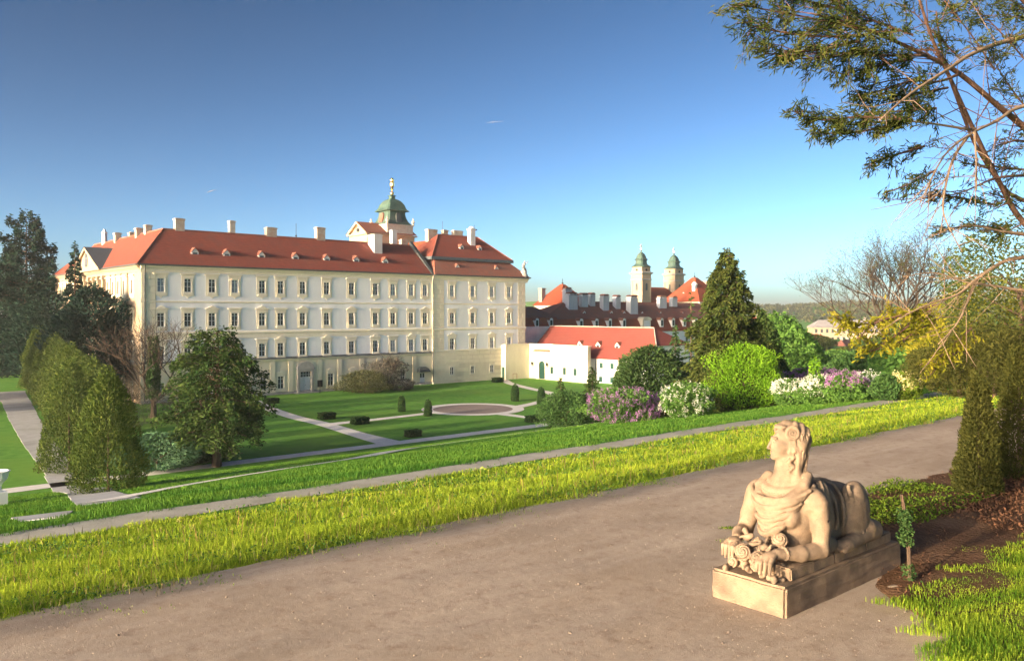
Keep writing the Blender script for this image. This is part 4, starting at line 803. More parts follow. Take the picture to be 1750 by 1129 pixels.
LM = {
 'pine': leafmat("dark_pine_needles", (0.012, 0.034, 0.026), (0.030, 0.062, 0.046), .12),
 'thuja': leafmat("clipped_thuja", (0.028, 0.066, 0.018), (0.125, 0.165, 0.038), .2),
 'yew': leafmat("yew_needles", (0.018, 0.050, 0.015), (0.072, 0.112, 0.030), .2),
 'yew_gold': leafmat("golden_yew", (.026, .036, .011), (.075, .078, .020), .25),
 'cedar': leafmat("olive_conifer", (.026, .052, .015), (.095, .112, .028), .22),
 'fresh': leafmat("fresh_green_leaves", (.10, .24, .012), (.21, .40, .03), .4),
 'mid': leafmat("mid_green_leaves", (0.053, 0.143, 0.027), (0.128, 0.255, 0.053), .3),
 'shrub': leafmat("dark_shrub_leaves", (0.027, 0.072, 0.021), (0.072, 0.143, 0.042), .15),
 'lilac_leaf': leafmat("lilac_leaves", (0.053, 0.128, 0.027), (0.112, 0.225, 0.048), .25),
 'purple': leafmat("purple_blossom", (.19, .085, .23), (.40, .235, .43), .25),
 'white': leafmat("white_blossom", (.42, .48, .40), (.68, .70, .66), .25),
 'yellow_white': leafmat("cream_blossom", (.55, .50, .20), (.80, .76, .45), .25),
 'gold_leaf': leafmat("yellow_leaves", (.12, .14, .014), (.31, .29, .03), .4),
 'weep': leafmat("weeping_twig_leaves", (.045, .060, .022), (.11, .115, .05), .2),
 'brown': leafmat("brown_twig_mass", (.075, .072, .058), (.14, .13, .105), .15),
 'juniper': leafmat("blue_juniper", (0.053, 0.128, 0.068), (0.128, 0.240, 0.128), .15),
 'box': leafmat("box_hedge", (0.021, 0.054, 0.018), (0.060, 0.105, 0.033), .1),
 'ground': leafmat("ground_cover", (.06, .12, .012), (.17, .24, .03), .35),
}
def plant(name, label, cat, loc, meshes, group=None, rz=None, scale=None):
    o = thing(name, label, cat, loc, rng.uniform(0, 6.28) if rz is None else rz, group)
    for nm, me in meshes: put(nm, me, o)
    if scale is not None: o.scale = scale if not isinstance(scale, (int, float)) else (scale,) * 3
    return o
def egg(r, k=.45, p=.8):   # rounded crown, widest at height k
    return lambda z: r * (max(0.02, 1 - abs((z - k) / (k if z < k else 1 - k)) ** 2.2)) ** p
def cone(r, p=.85, foot=.06, top=.04): return lambda z: r * (min(1, z / foot + .5) * (1 - z) ** p + top * (1 - z))
def shell_mesh(name, lm, n, h, rf, **k): V, T = crown_shell(n, h, rf, **k); return npmesh(name, V, 4, LM[lm], T)

# ---- layered conifer with real boughs
def boughs(h, z_lo, nb, lenf, slope=.15, curve=-.25, sprays=60, leaf=.16, asp=.3, droop=.25, flat=.12, pad=.42, az0=0, squash=1.0):
    VV, TT, wood = [], [], MB(); g = 2.39996
    for i in range(nb):
        zf = (i + rng.uniform(0, 1)) / nb; z = z_lo + (h - z_lo) * zf ** 1.05; az = az0 + i * g + rng.normal(0, .25); L_ = lenf(zf) * rng.uniform(.72, 1.15)
        if L_ < .15: L_ = .15
        d = np.array([math.cos(az), math.sin(az) * squash, 0]); s = np.array([-math.sin(az), math.cos(az), 0]); sl = slope + rng.normal(0, .08); cu = curve
        ns = max(8, int(sprays * (L_ / lenf(0.15)) ** 1.3)); t = rng.uniform(.12, 1, ns) ** .75; lat = rng.normal(0, 1, ns) * pad * L_ * .5 * np.clip(1.25 - t, .12, 1) * .8
        ctr = d[None] * (t * L_)[:, None] + np.array([0, 0, z])[None] + np.array([0, 0, 1])[None] * ((sl * t + cu * t * t) * L_)[:, None]
        P = ctr + s[None] * lat[:, None] + np.stack([rng.normal(0, .05, ns), rng.normal(0, .05, ns), rng.normal(0, flat * .5, ns) - droop * np.abs(lat) * .4], 1) * 1.0
        A = unit(d[None] * .7 + s[None] * np.sign(lat)[:, None] * .55 + np.array([0, 0, -droop])[None] + rng.normal(0, .35, (ns, 3))) * (leaf * rng.uniform(.6, 1.3, ns))[:, None]
        VV.append(leafquads(P, A, leaf * asp * rng.uniform(.7, 1.2, ns))); TT.append(.45 + rng.normal(0, .14) + rng.normal(0, .18, ns))
        e = [tuple(d * (q * L_) + np.array([0, 0, z + (sl * q + cu * q * q) * L_])) for q in (0, .35, .7, .95)]; r_ = .018 * L_ + .012
        wood.tube(e, [r_, r_ * .75, r_ * .45, r_ * .15], 4)
    return np.concatenate(VV), np.concatenate(TT), wood
def conifer(name, label, loc, h, lenf, lm, nb=90, z_lo=.8, r=.2, group=None, cat="tree", wood='bark', scale=None, **k):
    V, T, w_ = boughs(h, z_lo, nb, lenf, **k)
    w_.tube([(0, 0, -.3), (0, 0, h * .3), (0, 0, h * .65), (0, 0, h * .98)], [r * 1.2, r * .85, r * .5, .03], 7)
    return plant(name, label, cat, loc, [("trunk", w_.mesh("trunk", M[wood])), ("crown", npmesh("crown", V, 4, LM[lm], T))], group, scale=scale)
def onY(px, Y, base=None):
    X = (px - 875) / FPX * Y; p = Vector((X, Y, 0)); u_, v_ = uv(p); p.z = zt(v_) if base is None else base; return p
def ztop(y, Y): return CAM_Z - (y - 533) / FPX * Y

# ---- dark conifers at the left of the palace
p = onY(45, 142); h = ztop(368, 142) - p.z
conifer("pine_tree", "tall dark pine with flat layered tufts at the far left", p, h, lambda z: 6.2 * (1 - z) ** .6 * (.75 + .5 * abs(math.sin(z * 16))) + .8, 'pine', 46, h * .38, .42, sprays=620, leaf=.32, asp=.45, slope=.30, curve=-.10, flat=1.0, droop=.0, pad=.5)
p = onY(128, 126); h = ztop(414, 126) - p.z
conifer("spruce_tree", "slim dark spruce with pointed top beside the tall pine", p, h, lambda z: 4.9 * (1 - z) ** .95 * (.7 + .45 * abs(math.sin(z * 22))) + .25, 'pine', 80, 1.5, .3, sprays=230, leaf=.34, asp=.36, slope=.05, curve=-.3, flat=.3)
p = onY(155, 108); h = ztop(490, 108) - p.z
plant("yew_tree", "broad dark yew in front of the sunlit palace side", "tree", p, [("trunk", trunk_mesh(h * .5, .35)), ("crown", shell_mesh("crown", 'pine', 15000, h, egg(4.6, .35, .6), depth=.7, amp=.5, K=70, w=.35, hz=.1, leaf=.34, aspect=.4, up=.6, out=.6))])
for px_, Y_, ty_, rr, lab in ((-4, 150, 440, 6.4, "dark evergreen cut by the picture edge beneath the tall pine"), (88, 138, 500, 6.2, "dark evergreen filling the gap below pine and spruce"), (22, 160, 470, 7, "dark evergreen standing behind the tall pine")):
    p = onY(px_, Y_); h = ztop(ty_, Y_) - p.z
    plant("evergreen_tree", lab, "tree", p, [("trunk", trunk_mesh(h * .5, .3)), ("crown", shell_mesh("crown", 'pine', 12000, h, egg(rr, .4, .6), depth=.7, amp=.5, K=70, w=.35, hz=.1, leaf=.38, aspect=.4, up=.4, out=.6))])
# ---- clipped thuja row along the paved path
TV = [shell_mesh("crown", 'thuja', 17000, 1.0, lambda z: .27 * (min(1, z / .07 + .62)) * max(.02, 1 - max(0, (z - .12) / .88) ** 2.3) ** .8, depth=.4, amp=.24, K=150, leaf=.0135, aspect=.42, up=1.0, out=.55, w=.22, hz=.07) for _ in range(3)]
TT_ = trunk_mesh(.5, .012)
row = [(185, 838, 628, "lit golden-tipped cone shaped thuja nearest the path crossing"), (118, 803, 612, "second clipped thuja of the row beside the paved path")]
for i, (px_, by, ty_, lab) in enumerate(row):
    p = ray(px_, by); h = ztop(ty_, p.y) - p.z
    plant("thuja", lab, "tree", p, [("trunk", TT_), ("crown", TV[i % 3])], "clipped thujas along the paved path", scale=(h * (.95 if i == 0 else .85), h * (.95 if i == 0 else .85), h))
labs = ["third", "fourth", "fifth", "sixth", "seventh", "eighth", "ninth", "tenth", "eleventh", "twelfth", "thirteenth", "fourteenth"]
for i, v_ in enumerate((69.5, 75, 80.5, 86, 92, 98, 104.5, 111, 118, 126, 135, 145)):
    u_ = pave_edge(v_)[1] + 2.15; p = W(u_, v_, zt(v_)); h = 7.7 + .18 * i + (.35 if i % 3 == 1 else 0)
    plant("thuja", labs[i] + " clipped thuja of the row, counted from the path crossing", "tree", p, [("trunk", TT_), ("crown", TV[(i + 2) % 3])], "clipped thujas along the paved path", scale=(h * .80, h * .80, h))
# ---- bare trees
def bare_mesh(h, r, spread=.55, depth=6, seed=1, lean=(0, 0), first=.28, m='twig', nk=(2, 4), up=.25, forks=0):
    rs = random.Random(seed); b = MB(); tips = []
    def grow(p, d, L_, r_, k):
        pts = [p]; q = p.copy(); dd = d.copy(); n_ = 3
        for i in range(n_):
            dd = (dd + Vector((rs.gauss(0, .13), rs.gauss(0, .13), rs.gauss(0, .08) + up * .12))).normalized(); q = q + dd * (L_ / n_); pts.append(q.copy())
        b.tube(pts, [r_, r_ * .85, r_ * .72, r_ * .6], 6 if k < 2 else (4 if k < 4 else 3))
        if k >= depth: tips.append(q); return
        for j in range(rs.randint(*nk)):
            a = rs.uniform(0, 6.28); ax = dd.orthogonal().normalized(); ax.rotate(Matrix.Rotation(a, 3, dd)) if False else None
            side = Vector((math.cos(a), math.sin(a), rs.uniform(-.2, .5))); nd = (dd + side * spread * rs.uniform(.6, 1.35)).normalized()
            base = pts[-1] if j < 2 else pts[rs.randint(1, 3)]
            grow(base, nd, L_ * rs.uniform(.62, .84), max(r_ * rs.uniform(.5, .66), .012), k + 1)
    if forks:
        b.tube([(0, 0, -.3), (.05, 0, h * .12), (0, 0, h * .24)], [r * 1.2, r, r * .9], 8)
        for i in range(forks):
            az = 6.283 * i / forks + rs.uniform(-.3, .3); e = (.75, 1.3, 2.4, 1.0, 1.7)[i % 5]
            grow(Vector((0, 0, h * (.12 + .12 * rs.random()))), Vector((math.cos(az), math.sin(az), e + .25)).normalized(), h * rs.uniform(.25, .31), r * .5, 1)
    else: grow(Vector((0, 0, -.2)), Vector((lean[0], lean[1], 1)).normalized(), h * first, r, 0)
    return b.mesh("branches", M[m]), tips
p = onY(262, 92); hb = ztop(512, 92) - p.z
bm_, tips = bare_mesh(hb * .95, .30, .7, 5, 4, nk=(3, 4), up=.2, forks=6)
o = plant("bare_tree", "leafless grey tree with spreading twigs before the palace corner", "tree", p, [("branches", bm_)], rz=.5)
V, T = crown_shell(2600, hb * .5, lambda z: .75 * (1 - z * .4), z0=hb * .18, depth=.4, amp=.35, leaf=.2, aspect=.5); put("ivy", npmesh("ivy", V, 4, LM['shrub'], T), o)
for px_, by, Y_, rr, hh, lab in ((228, 0, 84, 2.3, 4.8, "brownish leafless shrub left of the leafless grey tree"), (300, 0, 88, 2.1, 4.2, "brownish leafless shrub between grey tree and dark green yew"), (205, 0, 95, 2.4, 4.5, "brownish leafless shrub under the sunlit palace side")):
    p = onY(px_, Y_); bmx, _ = bare_mesh(hh, .07, .7, 5, int(px_), first=.24, nk=(3, 4)); V, T = crown_shell(2600, hh, egg(rr, .5), depth=.8, amp=.3, leaf=.16, aspect=.12, up=1.0, out=.6)
    plant("bare_shrub", lab, "shrub", p, [("branches", bmx), ("twig_mass", npmesh("twig_mass", V, 4, LM['brown'], T))])
# ---- the big yew on the lawn at left
p = ray(370, 797); hy = ztop(566, p.y) - p.z
V1, T1, w_ = boughs(hy, 2.1, 95, lambda z: 4.0 * (max(0, 1 - abs((z - .18) / .9) ** 2.0)) ** .7 + .3, slope=.16, curve=-.24, sprays=330, leaf=.15, asp=.45, droop=.3, flat=.42, pad=.5)
w_.tube([(0, 0, -.3), (.05, 0, 1.5), (.15, .1, hy * .5), (.25, .1, hy * .93)], [.42, .3, .2, .03], 8); w_.tube([(.05, 0, 1.2), (-.5, .2, 2.6), (-1.2, .4, 5.2)], [.16, .13, .05], 6)
plant("yew_tree", "large dark green yew with visible trunk standing by the garden path", "tree", p, [("trunk", w_.mesh("trunk", M['bark'])), ("crown", npmesh("crown", V1, 4, LM['yew'], T1))], rz=1.0)
p = ray(268, 800); plant("juniper_shrub", "low spreading bluish juniper left of the big yew", "shrub", p, [("stems", trunk_mesh(.8, .08, 0, 6, 2.5)), ("crown", shell_mesh("crown", 'juniper', 7000, 2.7, egg(2.9, .35, .5), depth=.6, amp=.3, leaf=.2, aspect=.25, out=.7, up=-.1))])
p = ray(330, 790); plant("juniper_shrub", "low dark juniper spreading under the big yew", "shrub", p, [("stems", trunk_mesh(.6, .08, 0, 6, 2)), ("crown", shell_mesh("crown", 'shrub', 5000, 2.2, egg(2.6, .35, .5), depth=.6, amp=.3, leaf=.2, aspect=.25, out=.7))])
# ---- weeping shrubs before the palace front
p = W(62.8, 106.3, GZ); plant("weeping_shrub", "wide grey-green weeping shrub against the palace front", "shrub", p, [("stems", trunk_mesh(1.8, .14, .2, 7, 3)), ("crown", shell_mesh("crown", 'weep', 7000, 3.3, egg(3.7, .3, .5), depth=.7, amp=.4, K=60, w=.3, hz=.1, leaf=.24, aspect=.14, out=.35, up=-1.6))])
p = W(68.2, 108.2, GZ); bmx, _ = bare_mesh(5.0, .16, .75, 4, 9, first=.45, nk=(3, 4), up=-.4)
V, T = crown_shell(2600, 3.1, egg(2.9, .6, .6), z0=1.6, depth=.8, amp=.6, K=24, leaf=.28, aspect=.14, out=.35, up=-1.6); V2, T2 = crown_shell(1800, 1.8, egg(2.4, .35, .5), depth=.6, amp=.3, leaf=.25, aspect=.16, out=.35, up=-1.6); V2 = V2 + np.array([1.9, -1.6, 0])
plant("weeping_tree", "taller weeping tree with brownish hanging twigs before the palace front", "tree", p, [("trunk", bmx), ("crown", npmesh("crown", np.concatenate([V, V2]), 4, LM['brown'], np.concatenate([T, T2])))], rz=0)
# ---- clipped box blocks and cones of the parterre
def box_hedge_mesh(n=1500):
    P = rng.uniform(-1, 1, (n, 3)); f = rng.integers(0, 5, n)
    for k in range(n):
        if f[k] == 4: P[k, 2] = 1
        else: P[k, f[k] % 2] = 1 if f[k] < 2 else -1
    P *= (1 - .12 * rng.uniform(0, 1, (n, 1))); P = P * np.array([.75, .5, .3]) + np.array([0, 0, .32]); A = rvec(n) * .07
    return npmesh("foliage", leafquads(P, A, np.full(n, .035)), 4, LM['box'], rng.uniform(0, 1, n))
BX = box_hedge_mesh(); b = MB(); b.box(-.66, .66, -.42, .42, 0, .54); BXC = b.mesh("core", LM['box'])
for u_, v_, s_, lab in ((46.0, 101.5, 1.15, "clipped low box block near the palace steps"), (43.9, 82.6, 1.2, "clipped low box block left of the upper path fork"), (44.6, 76.6, 1.2, "clipped low box block right of the path fork"), (44.0, 65.6, 1.0, "clipped low box block on the lawn by the near path"), (59.7, 65.7, 1.15, "clipped low box block beside the dark shrub"), (89.0, 107.0, 1.25, "clipped low box block at the pavilion wall")):
    plant("box_hedge", lab, "hedge", W(u_, v_, GZ), [("foliage", BX), ("core", BXC)], "clipped box blocks on the lawn", rz=TH, scale=s_)
CN = shell_mesh("foliage", 'box', 1600, 1.85, lambda z: .43 * (min(1, z / .05 + .75)) * max(.03, 1 - max(0, (z - .35) / .65) ** 3) ** .6, depth=.25, amp=.06, leaf=.075, aspect=.5, up=.5)
b = MB(); b.lathe([(.30, 0), (.36, .3), (.35, 1.0), (.22, 1.5), (.05, 1.72)], 10); CNC = b.mesh("core", LM['box'])
for u_, v_, s_, lab in ((53.9, 82.8, 1.05, "clipped dark cone left of the gravel circle, rear one"), (53.9, 77.3, 1.05, "clipped dark cone left of the gravel circle, front one"), (71.7, 82.6, 1.25, "tallest clipped dark cone behind the gravel circle"), (72.1, 77.9, 1.2, "clipped dark cone right of the gravel circle")):
    plant("topiary_cone", lab, "topiary", W(u_, v_, GZ), [("foliage", CN), ("core", CNC)], "clipped cones around the gravel circle", scale=s_)
# ---- shrubs and trees on the slope at right
def bush(name, label, px_, by, ty_, rpx, lm, n=5000, flowers=None, nf=0, leaf=.1, cat="shrub", k=.45, p_=.5, amp=.22, fl=.07, lift=.0, fz=.0, up=.3):
    p = ray(px_, by); h = ztop(ty_, p.y) - p.z; r_ = rpx / FPX * p.y
    ms = [("stems", trunk_mesh(h * .45, .05, 0, 7, r_)), ("crown", shell_mesh("crown", lm, n, h, egg(r_, k, p_), depth=.55, amp=amp * 1.7, K=80, w=.28, hz=.1, leaf=leaf, aspect=.55, up=up))]
    if flowers:
        nc = nf // 14; V, T = crown_shell(nc, h * (1 - fz), egg(r_ * 1.04, k, p_), z0=h * fz, depth=.1, amp=amp, leaf=.01); C_ = V.reshape(-1, 4, 3).mean(1)
        P = np.repeat(C_, 14, 0) + rng.normal(0, fl * .75, (len(C_) * 14, 3)) * np.array([1, 1, 1.5]); A = rvec(len(P)) * fl * .6
        ms.append(("blossoms", npmesh("blossoms", leafquads(P, A, np.full(len(P), fl * .42)), 4, LM[flowers], np.repeat(rng.uniform(.1, .9, len(C_)), 14) + rng.normal(0, .15, len(P)))))
    return plant(name, label, cat, p, ms)
bush("dark_shrub", "dense dark green shrub at the right end of the garden path", 968, 729, 668, 47, 'shrub', 8000, leaf=.11)
bush("lilac_bush", "rounded lilac bush full of purple blossom beside the dark shrub", 1062, 721, 664, 59, 'lilac_leaf', 7000, 'purple', 7500, leaf=.1)
bush("snowball_bush", "rounded green bush speckled with white blossom right of the lilac", 1172, 714, 653, 43, 'lilac_leaf', 6500, 'white', 4200, leaf=.09, fl=.05)
bush("young_shrub", "small fresh green shrub behind the purple lilac", 1085, 712, 652, 32, 'mid', 3500, leaf=.11)
def spruce(label, px_, Y_, ty_, r0, lm='yew', nb=60, sp=90, leaf=.16, name="spruce_tree", **k):
    p = onY(px_, Y_); h = ztop(ty_, Y_) - p.z
    return conifer(name, label, p, h, lambda z: r0 * (1 - z) ** .9 + .08, lm, nb, .4, .12, sprays=sp, leaf=leaf, **k)
spruce("small young spruce left of the lilac, the lower one", 958, 78, 645, 1.5); spruce("young dark spruce beside the white outbuilding wall", 1012, 78, 627, 1.9, sp=130)
p = onY(1112, 74); h = ztop(592, 74) - p.z
plant("yew_tree", "broad almost black yew in front of the red roofed outbuilding", "tree", p, [("trunk", trunk_mesh(h * .5, .25)), ("crown", shell_mesh("crown", 'box', 16000, h, egg(3.4, .35, .6), depth=.6, amp=.3, K=50, leaf=.2, aspect=.4, up=.5, out=.6))])
spruce("slender dark spruce between black yew and big conifer", 1154, 78, 556, 1.5, 'box', 70, 110, .2, curve=-.35)
spruce("tall sparse spruce with upcurved boughs before the stable wing", 1181, 84, 500, 2.3, 'box', 44, 120, .22, slope=-.35, curve=.25, flat=.1, pad=.25)
# the big lit conifer
pc = ray(1243, 702); hc = ztop(428, pc.y) - pc.z
V, T, w_ = boughs(hc, .4, 190, lambda z: 4.0 * (1 - z) ** .78 + .25, slope=.12, curve=-.3, sprays=420, leaf=.15, asp=.42, droop=.45, flat=.3, pad=.5)
w_.tube([(0, 0, -.3), (0, 0, hc * .5), (0, 0, hc * .97)], [.42, .26, .03], 8)
plant("conifer_tree", "tallest pyramid shaped conifer, golden green, behind the bright green tree", "tree", pc, [("trunk", w_.mesh("trunk", M['bark'])), ("crown", npmesh("crown", V, 4, LM['cedar'], T))])
p = onY(1303, 66); h = ztop(528, 66) - p.z
plant("conifer_tree", "dark green conifer tucked against the right side of the tall golden conifer", "tree", p, [("trunk", trunk_mesh(h * .6, .2)), ("crown", shell_mesh("crown", 'yew', 9000, h, cone(2.6, .8), depth=.6, amp=.3, leaf=.2, aspect=.35, out=.6, up=-.4))])
p = ray(1272, 700); h = ztop(588, p.y) - p.z
plant("young_tree", "round bright yellow-green tree in fresh leaf", "tree", p, [("trunk", trunk_mesh(h * .5, .09, 0, 9, 2)), ("crown", shell_mesh("crown", 'fresh', 14000, h * .98, egg(2.35, .48, .55), z0=.1, depth=.7, amp=.5, K=120, leaf=.08, aspect=.5, up=1.2, w=.22, hz=.08))])
for px_, Y_, ty_, rr, lm, lab in ((1344, 92, 556, 3.7, 'mid', "soft green tree right of the big conifer"), (1330, 100, 535, 3.8, 'mid', "taller green tree peeping out behind the big conifer"), (1398, 100, 606, 3.4, 'mid', "low green tree below the long cream town block"), (1442, 118, 618, 3.6, 'juniper', "hazy green tree under the bare tree"), (1475, 80, 600, 3.2, 'shrub', "dark shrubby tree under the yellow branch"), (1560, 70, 595, 3.6, 'mid', "green tree between bare tree and golden yews"), (1510, 150, 590, 4, 'mid', "distant green tree below the bare tree's right side"), (1605, 110, 540, 6, 'cedar', "olive tree at the far side of the meadow"), (1545, 190, 552, 6, 'mid', "distant tree right of the blue-grey roof"), (1335, 210, 545, 5.5, 'mid', "distant tree left of the town houses"), (1428, 165, 598, 4.2, 'mid', "distant round tree below the cream town block"), (1462, 180, 592, 4.6, 'cedar', "distant olive tree below the cream town block"), (1392, 250, 572, 5.0, 'cedar', "distant olive tree left of the cream town block")):
    p = onY(px_, Y_); h = ztop(ty_, Y_) - p.z
    plant("broadleaf_tree", lab, "tree", p, [("trunk", trunk_mesh(h * .5, .16, 0, 6, rr)), ("crown", shell_mesh("crown", lm, 6500, h, egg(rr, .5, .55), depth=.6, amp=.3, K=50, leaf=.24, aspect=.6, up=.3))])
# lilac border
bush("lilac_bush", "white flowering lilac at the left end of the lilac border", 1352, 694, 648, 30, 'lilac_leaf', 4500, 'white', 4200, leaf=.08, fl=.06, fz=.35)
bush("lilac_bush", "white flowering lilac in the middle of the lilac border", 1402, 692, 643, 33, 'lilac_leaf', 4500, 'white', 3600, leaf=.08, fl=.06, fz=.35)
bush("lilac_bush", "white flowering lilac towards the right end of the lilac border", 1488, 682, 636, 26, 'lilac_leaf', 3500, 'white', 2200, leaf=.08, fl=.06, fz=.4)
bush("lilac_bush", "green lilac with pinkish tops in the lilac border", 1448, 688, 640, 34, 'lilac_leaf', 4500, 'purple', 1800, leaf=.08, fl=.06, fz=.5)
for px_, Y_, ty_, rr, nf, lab in ((1342, 60, 637, 1.7, 3000, "purple lilac behind the left white lilac"), (1392, 60, 629, 2.0, 5000, "tallest purple lilac at the back of the border"), (1440, 58, 633, 1.8, 4000, "purple lilac at the back of the border, right of the tallest")):
    p = onY(px_, Y_); h = ztop(ty_, Y_) - p.z; V, T = crown_shell(nf // 14, h * .45, egg(rr, .5, .5), z0=h * .55, depth=.15, amp=.2, leaf=.01); C_ = V.reshape(-1, 4, 3).mean(1); P = np.repeat(C_, 14, 0) + rng.normal(0, .06, (len(C_) * 14, 3)); A = rvec(len(P)) * .05
    plant("lilac_bush", lab, "shrub", p, [("stems", trunk_mesh(h * .5, .06, 0, 7, rr)), ("crown", shell_mesh("crown", 'lilac_leaf', 4000, h, egg(rr, .55, .5), depth=.5, amp=.2, leaf=.1, aspect=.6)), ("blossoms", npmesh("blossoms", leafquads(P, A, np.full(len(P), .035)), 4, LM['purple'], np.repeat(rng.uniform(.2, .9, len(C_)), 14)))])
bush("cream_bush", "small bush with cream-yellow blossom at the edge of the meadow", 1545, 683, 636, 27, 'ground', 3500, 'yellow_white', 3200, leaf=.07, fl=.05, fz=.25)
bush("dark_shrub", "olive shrub between the lilac border and the cream bush", 1514, 684, 640, 24, 'shrub', 3000, leaf=.09)
bush("young_tree", "thin fresh sapling sticking out above the purple lilac", 1392, 690, 610, 10, 'fresh', 500, leaf=.09, amp=.5)
# the large half-bare tree
p = onY(1528, 74); hb = ztop(408, 74) - p.z
bm_, tips = bare_mesh(hb * 1.0, .36, .6, 6, 33, nk=(3, 3), up=.3, forks=8); tp = np.array([tuple(t) for t in tips]); P = np.repeat(tp, 6, 0) + rng.normal(0, .2, (len(tp) * 6, 3)); A = rvec(len(P)) * .055
plant("bare_tree", "large half-bare tree with fine spreading branches against the sky", "tree", p, [("branches", bm_), ("young_leaves", npmesh("young_leaves", leafquads(P, A, np.full(len(P), .03)), 4, LM['cedar'], rng.uniform(0, 1, len(P))))], rz=.3)
# yews and trees closing the meadow at right
for px_, Y_, ty_, rr, lm, n_, lab in ((1640, 36, 592, 1.7, 'yew_gold', 8000, "golden brown yew at the end of the meadow, the first from the bare tree"), (1700, 33, 560, 2.1, 'yew_gold', 9000, "golden brown yew at the end of the meadow, the second from the bare tree"), (1765, 30, 570, 2.0, 'yew_gold', 8000, "golden brown yew cut by the right picture edge"), (1590, 44, 600, 1.5, 'cedar', 6000, "olive shrub beneath the long pale branches")):
    p = onY(px_, Y_); h = ztop(ty_, Y_) - p.z
    plant("yew_shrub", lab, "shrub", p, [("stems", trunk_mesh(h * .55, .1, 0, 8, rr)), ("crown", shell_mesh("crown", lm, n_, h, egg(rr, .55, .5), z0=.15, depth=.65, amp=.3, K=50, leaf=.085, aspect=.3, up=.2))])
for px_, Y_, ty_, rr, lm, lab in ((1745, 44, 372, 4.2, 'cedar', "tall olive tree at the right picture edge"), (1690, 52, 470, 3.9, 'gold_leaf', "yellow-green tree glowing behind the golden yews"), (1640, 60, 560, 3.5, 'gold_leaf', "lower yellow-green tree left of the golden yews")):
    p = onY(px_, Y_); h = ztop(ty_, Y_) - p.z
    plant("broadleaf_tree", lab, "tree", p, [("trunk", trunk_mesh(h * .6, .18, 0, 8, rr)), ("crown", shell_mesh("crown", lm, 11000, h, egg(rr, .55, .55), depth=.75, amp=.35, K=60, leaf=.12, aspect=.5, up=.2))])
for px_, by, ty_, rpx, lab in ((1672, 850, 648, 38, "dark clipped yew column standing on the soil bed by the path"), (1742, 822, 592, 46, "taller dark yew column behind, cut by the right picture edge")):
    p = ray(px_, by); h = ztop(ty_, p.y) - p.z; r_ = rpx / FPX * p.y
    plant("yew_column", lab, "shrub", p, [("stems", trunk_mesh(h * .7, .04, 0, 10, r_)), ("crown", shell_mesh("crown", 'yew_gold', 16000, h, lambda z: r_ * (1.05 - .72 * z ** 1.15) * (1 if z < .93 else (1 - (z - .93) * 9)), depth=.6, amp=.24, K=60, leaf=.032, aspect=.35, up=.9, w=.35, hz=.08))], "dark yew columns by the gravel path")
# far wood on the ridge
n_ = 2600; X = rng.uniform(150, 1100, n_); Y = rng.uniform(820, 1180, n_); VV = []
base = np.array([(x, y, hill_z(x, y)) for x, y in zip(X, Y)]); P = np.repeat(base, 14, 0); o_ = rvec(len(P)); o_[:, 2] = np.abs(o_[:, 2]); P = P + o_ * np.repeat(rng.uniform(3, 5.5, n_), 14)[:, None]; A = rvec(len(P)) * 1.7
stuff(tag(put("wood", npmesh("wood", leafquads(P, A, np.full(len(P), 1.1)), 4, leafmat("distant_wood", (.035, .055, .028), (.10, .105, .045), .2), np.repeat(rng.uniform(0, 1, n_), 14))), "distant mixed wood covering the low ridge", "wood"))
# park trees standing outside the picture to the left (they shade the garden)
BT = [("trunk", trunk_mesh(9, .5, 0, 8, 6)), ("crown", shell_mesh("crown", 'mid', 4200, 17.5, egg(6.2, .5, .55), z0=3, depth=.7, amp=.3, K=50, leaf=.6, aspect=.6))]
for i, (u_, v_, s_) in enumerate(((-16, 118, (1, 1, 1)), (-10, 134, (1, 1, 1)), (-33, 8.3, (.15, .15, .7)))):
    plant("park_tree", ("broad park tree beyond the palace side, outside the picture", "second broad park tree behind the palace side, outside the picture", "slim tall tree at the start of the gravel path, outside the picture")[i], "tree", W(u_, v_, zt(v_)), BT, "park trees outside the picture", scale=s_)
# ------------------------------------------------------------------ overhanging conifer at the upper right
M['needle'] = LM['cedar']
LM['needle'] = leafmat("conifer_sprays", (.026, .046, .013), (.088, .098, .026), .2)
tree_base = W(16.3, 3.0, zt(3.0))
ot = thing("leaning_conifer", "leaning conifer with reddish limbs and feathery sprays overhanging the sky", "tree", tree_base, 0)
def rel(p): return Vector(p) - tree_base
wood_r, wood_p = MB(), MB(); TP, TA, TC = [], [], []
hub = at(2010, 420, 13.2)
b = MB(); b.tube([rel(tree_base) - Vector((0, 0, .3)), rel(tree_base) * 0 + Vector((-.1, .1, 1.6)), rel(hub), rel(at(2060, 100, 13.6)), rel(at(2090, -250, 14))], [.34, .28, .24, .17, .08], 10); b.build("trunk", M['red_bark'], ot)
def px_path(pts, Y0, Y1):
    out = []; n = len(pts)
    for i, (x, y) in enumerate(pts): out.append(at(x, y, Y0 + (Y1 - Y0) * i / (n - 1)))
    return out
def smooth(P, sub=4):
    o = []
    for i in range(len(P) - 1):
        p0, p1, p2, p3 = P[max(i - 1, 0)], P[i], P[i + 1], P[min(i + 2, len(P) - 1)]
        for k in range(sub): t = k / sub; o.append(.5 * ((2 * p1) + (p2 - p0) * t + (2 * p0 - 5 * p1 + 4 * p2 - p3) * t * t + (3 * p1 - p0 - 3 * p2 + p3) * t ** 3))
    o.append(P[-1]); return o
